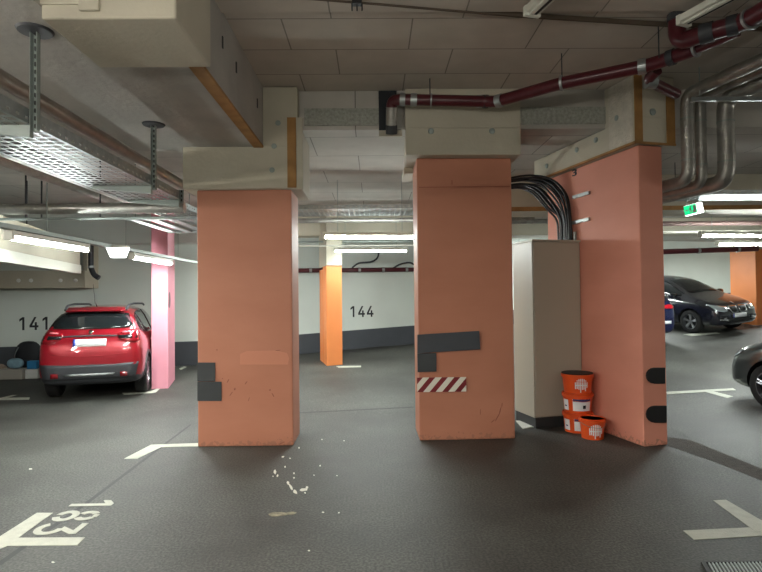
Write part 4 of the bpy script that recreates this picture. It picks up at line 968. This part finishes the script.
pt = patch('number_plate', 'f', [(-.26, .575), (.26, .575)], [(-.26, .465), (.26, .465)], M_plate, off=.03, rows_=2, sub=4)
patch('plate_band', 'f', [(-.262, .573), (-.222, .573)], [(-.262, .467), (-.222, .467)], M_blue, off=.038, rows_=1, sub=1, parent=pt)
patch('lower_intake', 'f', [(-.42, .44), (.42, .44)], [(-.40, .33), (.40, .33)], M_black, off=.008, rows_=2, sub=4)
patch('badge', 'f', [(-.035, .86), (.035, .86)], [(-.035, .815), (.035, .815)], M_chrome, off=.012, rows_=1, sub=1)

# navy car, mostly hidden behind the wall column
NV2 = mat('car_paint_navy', rgb(20, 28, 66), .25, coat=1)
hd = PI/2+math.radians(9); cx, cy = 6.5, 15.75
root, patch, cast = car('dark blue car mostly hidden behind the right wall column', STD, NV2, (cx, cy, gz(cx, cy)), hd, 1.0, slope=(kramp(cx), -.02))
patch('rear_window', 'b', [(-.57, 1.40), (0, 1.44), (.57, 1.40)], [(-.73, 1.11), (0, 1.09), (.73, 1.11)], M_glass, rows_=6, sub=5)
for s in (-1, 1):
    patch('tail_light', 'b', [(s*.44, 1.0), (s*.60, 1.02), (s*.78, 1.02)], [(s*.46, .93), (s*.60, .92), (s*.78, .92)], mat('tail_lamp_bright', rgb(200, 30, 45), .15, coat=1), off=.012)
    patch('exhaust_trim', 'b', [(s*.45, .62), (s*.66, .62)], [(s*.45, .54), (s*.66, .54)], M_plate, off=.016, rows_=2)
pt = patch('number_plate', 'b', [(-.27, .905), (0, .905), (.27, .905)], [(-.27, .795), (0, .795), (.27, .795)], M_plate, off=.018, rows_=2)
patch('window_chrome', 'r', [(-1.62, 1.27), (-1.3, 1.41), (-.4, 1.46)], [(-1.62, 1.25), (-1.3, 1.395), (-.4, 1.445)], M_chrome, off=.012, rows_=1)

# grey car cut by the right edge
GRY = mat('car_paint_grey', rgb(48, 52, 54), .3, metal=.3, coat=1)
hv = Vector((GA.x, GA.y)); nearside = Vector((-GB.x, -GB.y))
wc = onY(774, 380, 8.0); cc = Vector((wc.x, 8.0))-hv*1.27-nearside*.76
root, patch, cast = car('dark grey car nose entering at the right edge', STD, GRY, (cc.x, cc.y, gz(cc.x, cc.y)*.7), math.atan2(hv.y, hv.x), 1.0, slope=(0, 0))
patch('windscreen', 'f', [(-.52, 1.44), (0, 1.47), (.52, 1.44)], [(-.70, 1.09), (0, 1.12), (.70, 1.09)], M_glass, rows_=7, sub=5)
for s in (-1, 1):
    patch('headlight', 'f', [(s*.44, .76), (s*.60, .80), (s*.76, .83)], [(s*.44, .68), (s*.60, .68), (s*.74, .70)], M_lens, off=.012)
    patch('headlight_side', 'l' if s > 0 else 'r', [(1.72, .83), (1.95, .76)], [(1.78, .76), (1.95, .68)], M_lens, off=.010)
patch('grille', 'f', [(-.36, .68), (0, .70), (.36, .68)], [(-.34, .56), (0, .55), (.34, .56)], M_black, off=.010)
patch('lower_intake', 'f', [(-.55, .46), (.55, .46)], [(-.5, .33), (.5, .33)], M_black, off=.008, rows_=2, sub=4)
patch('number_plate', 'f', [(-.26, .56), (.26, .56)], [(-.26, .46), (.26, .46)], M_plate, off=.03, rows_=2, sub=4)

# ============================================================ LUGGAGE BY THE WALL
def blob(name, label, c, dims, m, cat, e=2.6, parts=()):
    t = thing(name, label, cat, c)
    rows = []
    for i in range(13):
        ph = -PI/2+PI*i/12; r = []
        for j in range(25):
            a = 2*PI*j/24; f_ = lambda v: math.copysign(abs(v)**(2/e), v)
            r.append((dims[0]/2*f_(math.cos(ph))*f_(math.cos(a)), dims[1]/2*f_(math.cos(ph))*f_(math.sin(a)), dims[2]/2+dims[2]/2*f_(math.sin(ph))))
        rows.append(r)
    mb = MB().grid(rows); bmesh.ops.remove_doubles(mb.bm, verts=mb.bm.verts, dist=1e-4)
    mb.build('shell', m, t, smooth=True, angle=60); return t
p = fl(27, 371); p.y = 12.45; p.x = onY(27, 371, 12.45).x; g = gz(p.x, p.y)
t = blob('backpack', 'big dark backpack leaning at the wall left of the red car', (p.x, p.y+.05, g+.02), (.56, .36, .74), mat('bag_black', rgb(30, 33, 38), .7), 'bag')
MB().tube(roundpath([(-.15, -.19, .2), (-.17, -.24, .45), (-.12, -.17, .62)], .1), .015, 6).build('strap', M_tape, t, smooth=True)
MB().box(-.2, .2, -.2, -.17, .12, .34).build('front_pocket', mat('bag_pocket', rgb(40, 44, 50), .7), t, bev=.02)
p2 = onY(17, 371, 12.0); p2.y = 12.2; blob('cloth_bundle', 'pale blue cloth bundle in front of the backpack', (p2.x+.02, p2.y-.28, g+.22), (.34, .2, .22), mat('cloth_blue', rgb(128, 160, 176), .9, noise=.2, nscale=12), 'cloth', 2.2)
o = MB().box(-.26, .26, -.17, .13, 0, .215).build('storage_box', mat('box_grey', rgb(150, 146, 138), .6), bev=.01); o.location = (p2.x-.0, p2.y-.26, g+.004); tag(o, 'low grey box under the pale blue cloth bundle', 'box')
p3 = onY(35, 369, 12.0); p3.y = 12.4; o = MB().box(-.12, .14, -.1, .1, 0, .2).build('storage_box', mat('box_white', rgb(196, 198, 194), .6), bev=.01); o.location = (p3.x, p3.y-.45, g+.004); tag(o, 'white box between the backpack and the red car', 'box')
o = MB().box(-.1, .1, -.07, .07, 0, .17).build('shopping_bag', mat('bag_blue', rgb(40, 120, 170), .6), bev=.01); o.location = (p3.x, p3.y-.45, g+.206); tag(o, 'bright blue bag on the white box beside the red car', 'bag')
p4 = onY(4, 371, 12.2); blob('cloth_bundle', 'brown white cloth bundle at the left edge by the wall', (p4.x-.1, p4.y-.05, g), (.36, .3, .3), mat('cloth_tan', rgb(150, 134, 118), .9, noise=.3, nscale=14), 'cloth', 2.2)
# oval plaque on the pink column
n = GB; c = onP(169, 300, B_ if False else Vector((onY(151.5, 388, 10.4).x+.30, 10.44, 0))+GB*.004, -GB)
mb = MB(); lo = [c+GA*(.16*math.cos(2*PI*i/20))+Vector((0, 0, .15*math.sin(2*PI*i/20))) for i in range(20)]
mb.hexa(lo, [p+GB*.01 for p in lo]); tag(mb.build('oval_plaque', mat('plaque_brown', rgb(120, 84, 88), .6)), 'brown oval plaque on the side of the pink column', 'plaque')
